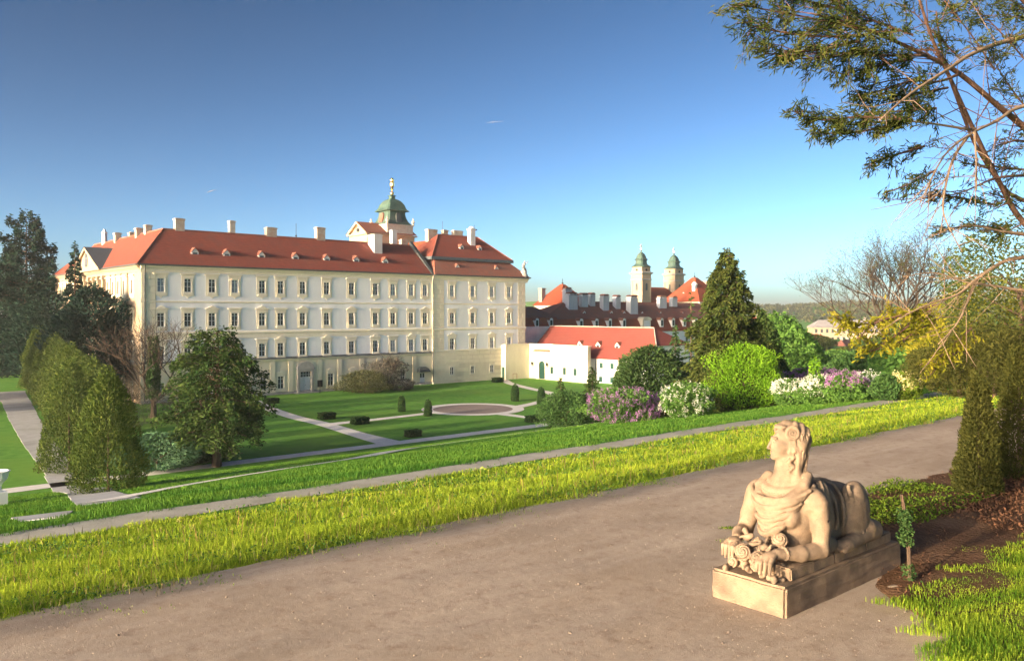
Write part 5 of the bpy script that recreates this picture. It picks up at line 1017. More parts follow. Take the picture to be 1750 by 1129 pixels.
LIMBS = [  # (photo path from outside the picture to the tip, depths, radii, wood)
 ([(2010, 400), (1870, 320), (1750, 217), (1708, 183), (1640, 126), (1583, 95), (1507, 61), (1446, 38), (1385, 23)], 13.0, 9.6, .085, .012, 'r'),
 ([(2010, 470), (1850, 470), (1750, 381), (1708, 312), (1667, 229), (1625, 137), (1594, 69), (1568, -10)], 13.0, 10.5, .075, .02, 'r'),
 ([(2030, 300), (1900, 330), (1750, 343), (1678, 267), (1636, 171), (1610, 90), (1600, 20)], 13.0, 11.2, .06, .012, 'r'),
 ([(2060, 60), (1900, 40), (1750, 63), (1670, 88), (1621, 118), (1556, 160), (1503, 206)], 13.2, 9.2, .07, .012, 'p'),
 ([(2030, 250), (1880, 160), (1750, 181), (1705, 206), (1659, 229), (1613, 267), (1571, 350)], 13.0, 10.0, .055, .008, 'p'),
 ([(1655, 232), (1628, 274), (1613, 335), (1615, 373), (1644, 430)], 11.0, 10.6, .03, .008, 'p'),
 ([(1660, 222), (1564, 208), (1488, 209)], 11.0, 10.0, .026, .006, 'p'),
 ([(2010, 480), (1880, 440), (1750, 440), (1711, 449), (1666, 479), (1636, 503), (1591, 518), (1549, 537)], 13.2, 12.0, .06, .012, 'p'),
 ([(2010, 500), (1880, 510), (1750, 496), (1696, 488), (1651, 482), (1597, 466), (1543, 473)], 13.2, 12.4, .045, .008, 'p'),
 ([(1668, 480), (1655, 510), (1636, 552), (1603, 588)], 12.8, 12.2, .03, .008, 'p'),
 ([(2020, 350), (1900, 180), (1800, 60), (1720, -30), (1650, -80)], 13.0, 11, .08, .03, 'r'),
 ([(1665, 225), (1668, 270), (1669, 325)], 11.0, 10.9, .022, .01, 'p'),
 ([(1750, 300), (1700, 305), (1640, 330), (1590, 336)], 12.0, 11.2, .03, .006, 'r'),
 ([(1760, 400), (1710, 395), (1660, 385), (1612, 394)], 12.0, 11.4, .03, .006, 'p'),
 ([(1640, 126), (1600, 140), (1540, 135), (1470, 150)], 11.2, 10.2, .03, .006, 'r'),
 ([(1583, 95), (1500, 95), (1420, 90), (1330, 96)], 10.6, 9.4, .028, .005, 'r'),
]
for pts, Y0, Y1, r0, r1, k in LIMBS:
    P = smooth(px_path(pts, Y0, Y1)); n = len(P); rad = [(r0 + (r1 - r0) * (i / (n - 1)) ** .8) * .78 for i in range(n)]
    b = MB(); b.tube([rel(p) for p in P], rad, 7); b.build("limb", M['red_bark' if k == 'r' else 'pale_bark'], ot, smooth=True)
    for _ in range(int(n * 1.1)):   # side twigs
        i = random.randrange(2, n - 1); d = (P[min(i + 1, n - 1)] - P[i - 1]).normalized(); L_ = random.uniform(.25, .95)
        e = (d * random.uniform(.3, 1) + Vector((random.gauss(-.25, .5), random.gauss(0, .5), random.gauss(.0, .5)))).normalized(); q = P[i]; w_ = wood_r if k == 'r' else wood_p
        w_.tube([rel(q), rel(q + e * L_ * .5 + Vector((0, 0, random.gauss(0, .04)))), rel(q + e * L_)], [max(.006, rad[i] * .3), .006, .003], 4)
PADS = [([(1500, 55), (1380, 30), (1262, 8)], 9.6, 1, .62), ([(1480, 60), (1390, 62), (1300, 48), (1270, 38)], 9.5, 1, .62), ([(1470, 70), (1400, 85), (1330, 92), (1305, 92)], 9.4, 1, .55), ([(1500, 80), (1440, 95), (1345, 102)], 9.5, 1, .4), ([(1450, 20), (1370, 0), (1290, -20)], 9.8, 1, .5),
 ([(1560, 60), (1480, 30), (1420, -5)], 10, 1, .6), ([(1560, 100), (1500, 112), (1440, 128)], 10, 1, .5), ([(1580, 130), (1520, 150), (1465, 167)], 10.2, 1, .55), ([(1560, 205), (1470, 200), (1400, 205), (1348, 186)], 9.6, 1, .3), ([(1540, 212), (1460, 226), (1385, 228)], 9.7, 1, .3), ([(1600, 185), (1540, 190), (1480, 192)], 10.2, .8, .4),
 ([(1580, 250), (1520, 268), (1488, 280)], 10.4, .8, .35), ([(1600, 290), (1560, 312), (1513, 330)], 10.6, .6, .3), ([(1640, 100), (1600, 60), (1560, 20)], 11, .8, .6), ([(1700, 120), (1660, 60), (1620, 10)], 11.3, .8, .7), ([(1750, 100), (1700, 45), (1650, 0)], 11.6, .8, .7), ([(1780, 40), (1740, 10), (1700, -20)], 11.6, .9, .8),
 ([(1700, 350), (1640, 338), (1588, 333)], 11.4, .7, .28), ([(1720, 392), (1660, 386), (1608, 396)], 11.6, .7, .28), ([(1750, 290), (1700, 285), (1640, 278)], 11.6, .4, .5), ([(1750, 180), (1720, 140), (1690, 90)], 11.8, .5, .6), ([(1780, 250), (1740, 240), (1700, 250)], 12, .5, .6), ([(1620, 150), (1570, 160), (1520, 175)], 10.6, .6, .5), ([(1760, 370), (1720, 340), (1690, 330)], 12, .4, .5)]
def pad(points, Y, dens, wid, lists, n0=1350, leaf=.05):
    P = smooth(px_path(points, Y + .4, Y), 6); cum = sum((P[i + 1] - P[i]).length for i in range(len(P) - 1)); n = int(n0 * dens * cum)
    for _ in range(int(20 * cum)):      # fine twigs carrying the sprays
        i = random.randrange(0, len(P) - 1); d = (P[i + 1] - P[i]).normalized(); t = i / len(P); side = Vector((random.gauss(0, 1), random.gauss(0, 1), random.gauss(0, .8)))
        e = (d * 1.0 + side * .7).normalized(); L_ = wid * random.uniform(.35, 1.0) * (1.15 - .6 * t); q = P[i]; tip = q + e * L_ + Vector((0, 0, -.08 * L_))
        wood_r.tube([rel(q), rel(q + (tip - q) * .5 + Vector((0, 0, .03))), rel(tip)], [.007, .004, .002], 3)
        k = max(6, int(n / (20 * cum) * L_ / wid)); tt = np.clip(rng.uniform(.15, 1.05, k) ** .8, 0, 1.05)
        C_ = np.array(q)[None] + np.array(tip - q)[None] * tt[:, None] + rng.normal(0, .035, (k, 3))
        lists[0].append(C_); lists[1].append(unit(np.array(e)[None] + rng.normal(0, .55, (k, 3)) + np.array([0, 0, -.25])[None]) * (leaf * rng.uniform(.6, 1.4, k))[:, None]); lists[2].append(np.full(k, .4 + random.gauss(0, .22)) + rng.normal(0, .12, k))
    wood_r.tube([rel(p) for p in P], [.014 * (1 - .8 * i / len(P)) + .003 for i in range(len(P))], 4)
for pts, Y_, d_, w_ in PADS: pad(pts, Y_, d_, w_, (TP, TA, TC))
def pad_mesh(name, l, lm, asp=.15):
    P = np.concatenate(l[0]) - np.array(tree_base); A = np.concatenate(l[1]); T = np.concatenate(l[2]); return npmesh(name, leafquads(P, A, np.linalg.norm(A, axis=1) * asp), 4, LM[lm], T)
put("crown", pad_mesh("crown", (TP, TA, TC), 'needle'), ot)
yl = ([], [], [])
for pts, Y_, d_, w_ in (([(1600, 520), (1530, 542), (1460, 556), (1432, 545)], 12.2, .8, .4), ([(1590, 530), (1540, 566), (1500, 596), (1478, 600)], 12.1, .8, .36), ([(1600, 545), (1560, 570), (1530, 590)], 12.2, .7, .35), ([(1560, 535), (1500, 550), (1465, 580)], 12.0, .7, .32), ([(1660, 560), (1620, 600), (1585, 622)], 12.6, .6, .35), ([(1650, 590), (1610, 620), (1590, 640)], 12.5, .5, .3)): pad(pts, Y_, d_, w_, yl, 900, .042)
put("sunlit_sprays", pad_mesh("sunlit_sprays", yl, 'gold_leaf', .32), ot)  # boughs in the sun, the yellow light put into their leaf colour
o = wood_r.build("twigs", M['red_bark'], ot); o['kind'] = 'stuff'
o = wood_p.build("twigs", M['pale_bark'], ot); o['kind'] = 'stuff'

# ------------------------------------------------------------------ meadow grass, verge, small things on the ground
def grass_mesh(name, U, Vv, H_, Wd, m, tint, lean=.35, z_off=0.0, sundir=None):
    n = len(U); X = U * CT - Vv * ST; Y = U * ST + Vv * CT; Z = np.interp(Vv, PV, PZ) + z_off
    a = rng.uniform(0, 6.283, n); la = rng.uniform(0, 6.283, n); l = H_ * lean * np.abs(rng.normal(.6, .5, n))
    wx, wy = np.cos(a) * Wd, np.sin(a) * Wd; lx, ly = np.cos(la) * l, np.sin(la) * l
    V = np.empty((n, 5, 3)); V[:, 0] = np.stack([X - wx, Y - wy, Z - .03], 1); V[:, 1] = np.stack([X + wx, Y + wy, Z - .03], 1)
    V[:, 2] = np.stack([X - wx * .8 + lx * .35, Y - wy * .8 + ly * .35, Z + H_ * .6], 1); V[:, 3] = np.stack([X + wx * .8 + lx * .35, Y + wy * .8 + ly * .35, Z + H_ * .6], 1)
    V[:, 4] = np.stack([X + lx, Y + ly, Z + H_ * (1 - .25 * (l / (H_ + 1e-6)) ** 2)], 1)
    i = np.arange(n)[:, None] * 5; F = np.concatenate([i + np.array([[0, 1, 3]]), i + np.array([[0, 3, 2]]), i + np.array([[2, 3, 4]])], 1).reshape(-1, 3)
    return npmesh(name, V.reshape(-1, 3), F, m, np.repeat(tint, 3))
def scatter(n, y0, y1, v0, v1, d0=-.80, d1=.80, p=1.0):
    """points on the ground, thinning out with distance"""
    k = 6; Yd = y0 * (y1 / y0) ** rng.uniform(0, 1, n * k); dx = rng.uniform(d0, d1, n * k); X = dx * Yd; u_ = X * CT + Yd * ST; v_ = -X * ST + Yd * CT
    ok = (v_ > v0(u_) if callable(v0) else v_ > v0) & (v_ < v1); return u_[ok][:n], v_[ok][:n], Yd[ok][:n]
def patch(u, v, f, k):
    return sum(np.sin(u * f * _nc[1][(i + k) % 12] * (1 + .7 * i) + v * f * 1.3 * _nc[1][(i + k + 3) % 12] * (1 + .5 * i) + _nc[0][(i + k) % 12]) for i in range(5)) / 2.5
M['meadow'] = leafmat("meadow_grass", (.08, .19, .018), (.40, .50, .045), .42)
M['rough_grass'] = leafmat("rough_grass", (.040, .125, .018), (.12, .22, .032), .35)  # shade on the bank put into the colour, darker and greener
edge = lambda u: 8.22 + .012 * u + .18 * np.sin(u * 1.7 + 1) * .6 + .12 * np.sin(u * 4.1)
u_, v_, Yd = scatter(215000, 7.0, 48, edge, 17.0); ok = v_ < 16.78 + .16 * patch(u_, v_, 1.1, 7); u_, v_, Yd = u_[ok], v_[ok], Yd[ok]
pt = patch(u_, v_, .9, 0); e_ = np.clip((v_ - edge(u_)) / .6, .25, 1)
H_ = np.clip(.09 + .05 * pt + .035 * patch(u_, v_, 3.1, 8) + rng.normal(0, .035, len(u_)), .025, .32) * e_ * np.where(v_ > 14.6, .62, 1); Wd = np.maximum(.0034, .00055 * Yd) * rng.uniform(.7, 1.3, len(u_))
stuff(tag(put("meadow_grass", grass_mesh("meadow_grass", u_, v_, H_, Wd, M['meadow'], .6 + .22 * patch(u_, v_, .5, 4) + .22 * patch(u_, v_, 2.4, 1) + rng.normal(0, .24, len(u_)), .9)), "tall sunlit yellow-green meadow grass beside the gravel path", "grass"))
u_, v_, Yd = scatter(170000, 14, 110, 17.3, 61.5); ok = v_ > 17.6 + .16 * patch(u_, v_, 1.2, 3); u_, v_, Yd = u_[ok], v_[ok], Yd[ok]; vn = np.interp(u_, [q[0] for q in NARROW], [q[1] for q in NARROW]); ok = ~((v_ > vn - .95) & (v_ < vn + .5) & (u_ > 6) & (u_ < 54)) & ~((u_ > 3.6) & (u_ < 5.0) & (v_ > 20.2) & (v_ < 23.8)); u_, v_, Yd = u_[ok], v_[ok], Yd[ok]
H_ = np.clip(.075 + .03 * patch(u_, v_, .5, 2) + rng.normal(0, .02, len(u_)), .02, .2) * np.where(v_ > 36, .7, 1); Wd = np.maximum(.0045, .0005 * Yd) * rng.uniform(.7, 1.3, len(u_))
pe = [np.interp(v_, PAVE_V, PAVE_L) - .1, np.interp(v_, PAVE_V, PAVE_R) + .1]; ok = ~((u_ > pe[0]) & (u_ < pe[1]) & (v_ > 24.2))
stuff(tag(put("rough_grass", grass_mesh("rough_grass", u_[ok], v_[ok], H_[ok], Wd[ok], M['rough_grass'], (.4 + .2 * patch(u_, v_, .35, 6) + rng.normal(0, .2, len(u_)))[ok])), "shorter green grass on the bank below the lower path", "grass"))
# withered blades and broad dark weeds mixed into the meadow
M['withered'] = leafmat("withered_grass", (.14, .12, .05), (.34, .29, .13), .3)
u_, v_, Yd = scatter(8000, 7, 45, edge, 16.8); ok = patch(u_, v_, 1.7, 2) > -.1; u_, v_, Yd = u_[ok], v_[ok], Yd[ok]
stuff(tag(put("withered_grass", grass_mesh("withered_grass", u_, v_, rng.uniform(.05, .2, len(u_)), np.maximum(.003, .0005 * Yd), M['withered'], rng.uniform(0, 1, len(u_)), 1.1)), "withered straw coloured blades between the meadow grass", "grass"))
u_, v_, Yd = scatter(30000, 7, 40, edge, 16.7); ok = patch(u_, v_, 1.5, 6) > .45; u_, v_, Yd = u_[ok], v_[ok], Yd[ok]; n_ = len(u_)
P = np.stack([u_ * CT - v_ * ST, u_ * ST + v_ * CT, np.interp(v_, PV, PZ) + rng.uniform(.02, .13, n_)], 1); A = unit(rvec(n_) + np.array([0, 0, .5])) * (np.maximum(.02, .0022 * Yd) * rng.uniform(.6, 1.2, n_))[:, None]
stuff(tag(put("meadow_weeds", npmesh("meadow_weeds", leafquads(P, A, np.linalg.norm(A, axis=1) * .45), 4, LM['lilac_leaf'], rng.uniform(0, 1, n_))), "broad leaved dark green weeds in patches of the meadow", "weeds"))
# seed stalks
u_, v_, Yd = scatter(420, 8, 40, lambda u: edge(u) + .6, 15.2); M['stalk'] = leafmat("dry_stalks", (.20, .10, .05), (.36, .24, .10), .3)
stuff(tag(put("dry_stalks", grass_mesh("dry_stalks", u_, v_, rng.uniform(.2, .36, len(u_)), np.maximum(.0022, .0003 * Yd), M['stalk'], rng.uniform(0, 1, len(u_)), .2)), "reddish dry seed stalks in the meadow", "grass"))
# weeds creeping onto the gravel
u_, v_, Yd = scatter(14000, 7, 30, lambda u: edge(u) - .6, 8.7); ok = (rng.uniform(0, 1, len(u_)) < np.clip(patch(u_, v_, 1.6, 5) * .9, 0, 1) * np.clip((v_ - edge(u_) + .6) / .6, .05, 1)); 
stuff(tag(put("path_weeds", grass_mesh("path_weeds", u_[ok], v_[ok], rng.uniform(.012, .035, ok.sum()), np.full(ok.sum(), .005), M['meadow'], rng.uniform(0, .6, ok.sum()), 1.4, .03)), "low weeds along the meadow edge of the path", "weeds"))
# soil bed right of the path
def bed(name, outline, m, lift, hump, nu=40, rough=.05):
    """soil sheet over the outline (u,v) polygon rows: outline = [(u, v_lo, v_hi)]"""
    b = MB(); us_ = np.linspace(outline[0][0], outline[-1][0], nu); lo = np.interp(us_, [o[0] for o in outline], [o[1] for o in outline]); hi = np.interp(us_, [o[0] for o in outline], [o[2] for o in outline]); nv = 22
    for i, u in enumerate(us_):
        for q in range(nv + 1):
            v = lo[i] + (hi[i] + wob(u, 2.2, 4) * .12 - lo[i]) * q / nv; s_ = q / nv
            b.v.append(tuple(W(u, v, zt(v) + lift + hump * math.sin(min(1, (1 - s_) * 2.2) * 1.5708) + rough * (wob(u * 3.1 + v * 5, 1, 1) + wob(v * 6.1 - u * 2.7, 1, 8)) * .5 * min(1, (1 - s_) * 4))))
    for i in range(nu - 1):
        for q in range(nv): b.f.append((i * (nv + 1) + q, i * (nv + 1) + q + 1, (i + 1) * (nv + 1) + q + 1, (i + 1) * (nv + 1) + q))
    return struct(b.build(name, m, smooth=True))
BED = [(7.4, 2.9, 3.05), (7.9, 2.4, 3.7), (8.7, 1.8, 4.1), (9.3, 1.2, 5.3), (10.5, .8, 5.75), (13, .5, 5.75), (17, .2, 5.7), (24, 0, 5.6)]
bed("soil_bed", BED, M['soil'], .028, .07, 60)
def bed_z(u, v): return np.interp(v, PV, PZ) + .1
def cover(name, label, us_, vs_, n, hgt, leaf, lm, cat, thr=None, zoff=.06):
    u_ = rng.uniform(us_[0], us_[1], n); v_ = rng.uniform(vs_[0], vs_[1], n)
    if thr is not None: ok = patch(u_, v_, 1.3, 9) > thr; u_, v_ = u_[ok], v_[ok]
    hi = np.interp(u_, [o[0] for o in BED], [o[2] for o in BED]); ok = v_ < hi + .1; u_, v_ = u_[ok], v_[ok]
    P = np.stack([u_ * CT - v_ * ST, u_ * ST + v_ * CT, np.interp(v_, PV, PZ) + zoff + rng.uniform(0, 1, len(u_)) ** 1.4 * hgt], 1); A = unit(rvec(len(u_)) + np.array([0, 0, .3])) * (leaf * rng.uniform(.5, 1.3, len(u_)))[:, None]
    return stuff(tag(put(name, npmesh(name, leafquads(P, A, leaf * .45 * rng.uniform(.6, 1.2, len(u_))), 4, LM[lm], rng.uniform(0, 1, len(u_)))), label, cat))
LM['litter_red'] = leafmat("reddish_mulch", (.085, .045, .028), (.16, .085, .05), .1)
cover("ground_cover", "leafy ground cover at the path edge behind the statue", (9.0, 13.0), (4.35, 5.8), 8000, .085, .026, 'ground', "ground cover", -.15)
cover("soil_litter", "brown leaf litter on the dark soil", (7.6, 20), (1.0, 5.6), 7000, .02, .016, 'litter_red', "leaf litter", None, .09)
cover("bark_mulch", "reddish bark mulch under the yew columns", (11, 20), (2.5, 4.7), 9000, .03, .03, 'litter_red', "mulch", None, .1)
M['moss'] = mat('mossy_soil', (.13, .135, .035), (.11, .085, .045), 3.5, .95, .7, 40, spec=.05, c3=(.17, .16, .04), scale3=1.4, detail=10)
# grass in the lower right corner
nG = 90000; u_ = rng.uniform(5.6, 12, nG); v_ = rng.uniform(1.2, 3.7, nG); lim = np.interp(u_, [5.6, 6.6, 7.6, 9.5, 12], [2.0, 2.8, 3.4, 3.4, 3.3]) + .2 * patch(u_, v_, 2.5, 3) - .6 * rng.uniform(0, 1, nG) ** 2; ok = v_ < lim; u_, v_ = u_[ok], v_[ok]
stuff(tag(put("verge_grass", grass_mesh("verge_grass", u_, v_, np.clip(rng.normal(.024, .012, len(u_)), .008, .07), np.full(len(u_), .0032), M['meadow'], .4 + .25 * patch(u_, v_, 2, 7) + rng.normal(0, .2, len(u_)), 1.0, .10)), "short sunlit grass in the lower right corner", "grass"))
bed("verge", [(5.4, .0, 1.9), (6.6, -.2, 2.55), (7.6, -.3, 3.1), (9.5, -.3, 3.1), (13, -.3, 3.0)], M['moss'], .045, .075, 60, .05)
# pebbles
n_ = 2600; u_, v_, Yd = scatter(n_, 5.5, 22, 3.0, 8.6); s_ = rng.uniform(.003, .007, len(u_)) * np.where(rng.uniform(0, 1, len(u_)) < .03, 2.2, 1)
oc = np.array([(1, 0, 0), (0, 1, 0), (-1, 0, 0), (0, -1, 0), (0, 0, .7), (0, 0, -.7)]); V = (oc[None] * s_[:, None, None] * rng.uniform(.6, 1.3, (len(u_), 6, 1)) + np.stack([u_ * CT - v_ * ST, u_ * ST + v_ * CT, np.full(len(u_), .036)], 1)[:, None, :]).reshape(-1, 3)
fo = np.array([(0, 1, 4), (1, 2, 4), (2, 3, 4), (3, 0, 4), (1, 0, 5), (2, 1, 5), (3, 2, 5), (0, 3, 5)]); F = (np.arange(len(u_))[:, None, None] * 6 + fo[None]).reshape(-1, 3)
stuff(tag(put("gravel", npmesh("gravel", V, F, mat("pebble", (.25, .21, .175), (.16, .13, .11), 9, .9))), "loose small pebbles on the gravel path", "gravel"))
# ivy-clad post and a stone beside the statue
p0 = ray(1556, 1003); ip = thing("ivy_post", "thin wooden post overgrown with ivy behind the statue", "post", p0, .3)
b = MB(); b.tube([(0, 0, -.1), (-.02, 0, .35), (-.05, .01, .7), (-.09, .02, .92)], [.022, .02, .02, .016], 6); b.build("stake", M['bark'], ip)
n_ = 1700; t = rng.uniform(0, 1, n_) ** .6; keep = (np.sin(t * 11 + 1) > -.5); t = t[keep]; P = np.stack([-.1 * t + rng.normal(0, .03, len(t)), rng.normal(0, .03, len(t)), t * .95], 1); put("ivy", npmesh("ivy", leafquads(P, rvec(len(t)) * .016, np.full(len(t), .011)), 4, LM['box'], rng.uniform(0, 1, len(t))), ip)
M['field_stone'] = mat('field_stone', (.20, .165, .13), (.13, .105, .085), 6, .95, .4, 20)
def rock(name, label, p, r, sq=.6, seed=3):
    bm = bmesh.new(); bmesh.ops.create_icosphere(bm, subdivisions=3, radius=1); rs = np.random.default_rng(seed); K = rs.normal(size=(10, 3))
    for v in bm.verts:
        f = 1 + .10 * sum(math.sin(3 * Vector(k).dot(v.co) + i) for i, k in enumerate(K)) / 3; v.co = Vector((v.co.x * r * 1.4 * f, v.co.y * r * f, v.co.z * r * sq * f))
    me = bpy.data.meshes.new(name); bm.to_mesh(me); bm.free(); me.materials.append(M['field_stone']); me.polygons.foreach_set("use_smooth", [True] * len(me.polygons)); return tag(put(name, me, None, p), label, "stone")
rock("field_stone", "grey half-buried stone at the foot of the ivy post", ray(1533, 1012) + Vector((0, 0, .03)), .075)
# white garden urn at the left picture edge, sign board before the palace
p0 = ray(-3, 862); b = MB(); b.box(-.28, .28, -.28, .28, 0, .5); b.lathe([(.16, .5), (.1, .62), (.14, .8), (.32, 1.0), (.38, 1.25), (.42, 1.3), (.34, 1.32), (.3, 1.2)], 14); tag(b.build("garden_urn", M['white_wall'], None, p0, TH), "pale stone urn on a block at the left picture edge", "urn")
p0 = W(57.0, 109.3, GZ); sg_ = thing("sign_board", "small black notice board on a post before the palace portal", "sign", p0, TH)
b = MB(); b.tube([(0, 0, 0), (0, 0, 1.5)], .05, 6); b.build("post", M['black'], sg_); b = MB(); b.box(-.4, .4, -.06, .06, .95, 1.95); b.build("board", M['black'], sg_)
# small clumps on the open gravel left of the statue
for i, (x, y) in enumerate(((1252, 929), (1246, 908))):
    p0 = ray(x, y); n_ = 90; P = rng.normal(0, .035, (n_, 3)) * np.array([1.8, .7, .3]) + np.array([0, 0, .045]); tag(put("weed_clump", npmesh("weed_clump", leafquads(P, rvec(n_) * .018, np.full(n_, .007)), 4, LM['ground'], rng.uniform(0, 1, n_)), None, p0), ("low weed clump on the gravel nearest the statue's hand", "smaller weed clump on the gravel behind the other clump")[i], "weed", "weed clumps on the gravel")
# ------------------------------------------------------------------ the stone sphinx: one carved surface grown from a distance field
# local frame: x runs back along the plinth (0 = plinth front), y across (negative = towards the camera), z up from the path
H0 = .0066
lo_ = np.array([-.16, -.47, .26]); dims = np.array([2.42, .94, 1.46]); NG = (dims / H0).astype(int)
D = np.full(NG, .3, np.float32)
AX = [lo_[k] + np.arange(NG[k]) * H0 for k in range(3)]
def block(a, b):
    i0 = np.clip(np.floor((np.minimum(a, b) - lo_) / H0).astype(int), 0, NG - 1); i1 = np.clip(np.ceil((np.maximum(a, b) - lo_) / H0).astype(int) + 1, 1, NG)
    sl = tuple(slice(i0[k], i1[k]) for k in range(3)); return sl, np.meshgrid(*[AX[k][sl[k]].astype(np.float32) for k in range(3)], indexing='ij', sparse=True)
def blend(sl, d, k, cut=False):
    o = D[sl]
    if cut: h = np.clip(.5 - .5 * (o + d) / k, 0, 1); D[sl] = o + (-d - o) * h + k * h * (1 - h)
    else: h = np.clip(.5 + .5 * (d - o) / k, 0, 1); D[sl] = d + (o - d) * h - k * h * (1 - h)
def ell(c, r, k=.02, ax=None, cut=False, fn=None):
    """ellipsoid; ax: 3x3 rows = local axes"""
    c = np.array(c, float); r = np.array(r, float); R_ = np.eye(3) if ax is None else np.array(ax, float); m = r.max() + .07
    sl, (X, Y, Z) = block(c - m, c + m); q = [R_[i][0] * (X - c[0]) + R_[i][1] * (Y - c[1]) + R_[i][2] * (Z - c[2]) for i in range(3)]
    k0 = np.sqrt(sum((q[i] / r[i]) ** 2 for i in range(3))) + 1e-6; k1 = np.sqrt(sum((q[i] / r[i] ** 2) ** 2 for i in range(3))) + 1e-6
    d = k0 * (k0 - 1) / k1
    if fn is not None: d = d + fn(*q)
    blend(sl, d, k, cut)
def cap(a, b, ra, rb=None, k=.02, cut=False):
    a = np.array(a, float); b = np.array(b, float); rb = ra if rb is None else rb; m = max(ra, rb) + .06
    sl, (X, Y, Z) = block(np.minimum(a, b) - m, np.maximum(a, b) + m); ba = b - a; L2 = float(ba @ ba) + 1e-9
    t = np.clip(((X - a[0]) * ba[0] + (Y - a[1]) * ba[1] + (Z - a[2]) * ba[2]) / L2, 0, 1)
    d = np.sqrt((X - a[0] - ba[0] * t) ** 2 + (Y - a[1] - ba[1] * t) ** 2 + (Z - a[2] - ba[2] * t) ** 2) - (ra + (rb - ra) * t); blend(sl, d, k, cut)
def chain(pts, r, k=.02, cut=False):
    r = [r] * len(pts) if not isinstance(r, (list, tuple)) else r
    for i in range(len(pts) - 1): cap(pts[i], pts[i + 1], r[i], r[i + 1], k, cut)
# trunk of the animal
ell((.70, 0, .80), (.25, .285, .32), .05); cap((.72, 0, .80), (1.35, 0, .72), .27, .245, .06); ell((1.55, 0, .68), (.34, .27, .29), .06); cap((.75, 0, .55), (1.6, 0, .52), .22, .22, .06)
ell((.62, 0, .98), (.16, .27, .13), .06)
for s in (-1, 1):
    ell((1.50, s * .26, .70), (.22, .125, .31), .025); ell((1.46, s * .27, .90), (.13, .10, .12), .04)
    cap((1.66, s * .29, .52), (1.78, s * .30, .50), .12, .10, .03); cap((1.80, s * .31, .485), (1.26, s * .335, .465), .09, .07, .03); ell((1.17, s * .335, .455), (.13, .085, .07), .02)
    for j in range(4): cap((1.12, s * .335 + (j - 1.5) * .04, .465), (1.03, s * .335 + (j - 1.5) * .043, .435), .024, .023, .006)
    ell((.66, s * .285, .945), (.125, .115, .125), .05); ell((.49, s * .125, .80), (.10, .105, .11), .04)
    # wing-like ribbed flank behind the arm
    ell((.86, s * .235, .76), (.15, .10, .35), .02, fn=lambda a, b_, c_: .006 * np.sin(a * 80 + 1.5 * np.sin(c_ * 9))); ell((.93, s * .25, .48), (.17, .10, .09), .03)
# cloth band and saddle over the back
for xb, rb_ in ((1.16, .285), (1.29, .29)):
    P = [(xb + .06 * math.cos(a * 2), rb_ * math.sin(a) * 1.02, .71 + rb_ * 1.06 * math.cos(a)) for a in np.linspace(-1.9, 1.9, 22)]; chain(P, .017, .012)
for s in (-1, 1): P = [(1.30 + .10 * t, s * (.30 + .02 * t), 1.0 - .34 * t) for t in np.linspace(0, 1, 6)]; chain(P, .02, .02)
P = [(.98 + .02 * math.cos(a * 3), .30 * math.sin(a), .73 + .31 * math.cos(a)) for a in np.linspace(-1.9, 1.9, 22)]; chain(P, .022, .02)
# near arm (towards the camera) with hand hanging over the edge
chain([(.66, -.325, .93), (.685, -.345, .72), (.68, -.345, .52)], [.10, .085, .075], .02); chain([(.68, -.345, .50), (.42, -.29, .50), (.17, -.20, .525)], [.082, .07, .05], .025)
for a in np.linspace(0, 6.28, 13): ell((.235, -.225 + .055 * math.cos(a), .522 + .055 * math.sin(a)), (.015, .015, .015), .003)
ell((.085, -.175, .51), (.085, .066, .04), .02, ax=[(.93, -.1, .3), (.1, .99, 0), (-.3, 0, .95)])
for j, (dy, L_) in enumerate(((-.058, .105), (-.02, .125), (.02, .115), (.055, .09))):
    x0 = .03 + abs(j - 1.5) * .01; chain([(x0, -.175 + dy, .505), (x0 - .055, -.178 + dy * 1.15, .475), (x0 - .075, -.18 + dy * 1.15, .475 - L_ * .8)], [.021, .019, .015], .005)
chain([(.10, -.105, .50), (.05, -.085, .455), (.03, -.085, .41)], [.022, .02, .015], .006)
# far arm, hand laid over a rose
chain([(.66, .325, .93), (.62, .37, .72), (.56, .385, .575)], [.10, .088, .075], .02); chain([(.56, .385, .565), (.42, .36, .565), (.27, .29, .555)], [.078, .066, .05], .02)
ell((.20, .27, .545), (.08, .062, .038), .02)
for j, (dy, L_) in enumerate(((-.05, .08), (-.016, .10), (.02, .10), (.052, .085))): chain([(.15, .265 + dy, .54), (.09, .262 + dy * 1.1, .515), (.075, .26 + dy * 1.1, .515 - L_)], [.021, .019, .014], .005)
chain([(.21, .21, .53), (.15, .185, .50)], [.021, .017], .006)
# roses and carved foliage under the hands
def rose(c, r, tilt=(-.5, -.3, .8)):
    t = np.array(tilt, float); t /= np.linalg.norm(t); a = np.cross(t, (0, 0, 1.0)); a /= np.linalg.norm(a); bb = np.cross(t, a)
    ell(c, (r, r, r * .72), .01, ax=[a, bb, t], fn=lambda x, y, z: .006 * np.sin(np.sqrt(x * x + y * y) * 250 + 2 * np.arctan2(y, x)))
rose((.14, .13, .475), .08, (-.85, -.35, .45)); rose((.36, -.11, .60), .07, (-.6, -.5, .7)); rose((.16, .0, .45), .06, (-.8, -.2, .5)); rose((.07, -.05, .40), .045, (-.9, -.2, .3)); rose((.08, .2, .385), .05, (-.9, -.1, .3))
rs = np.random.default_rng(5)
for _ in range(46):
    c = (rs.uniform(.03, .32), rs.uniform(-.29, .29), rs.uniform(.31, .43)); ell(c, rs.uniform(.018, .04, 3), .008)
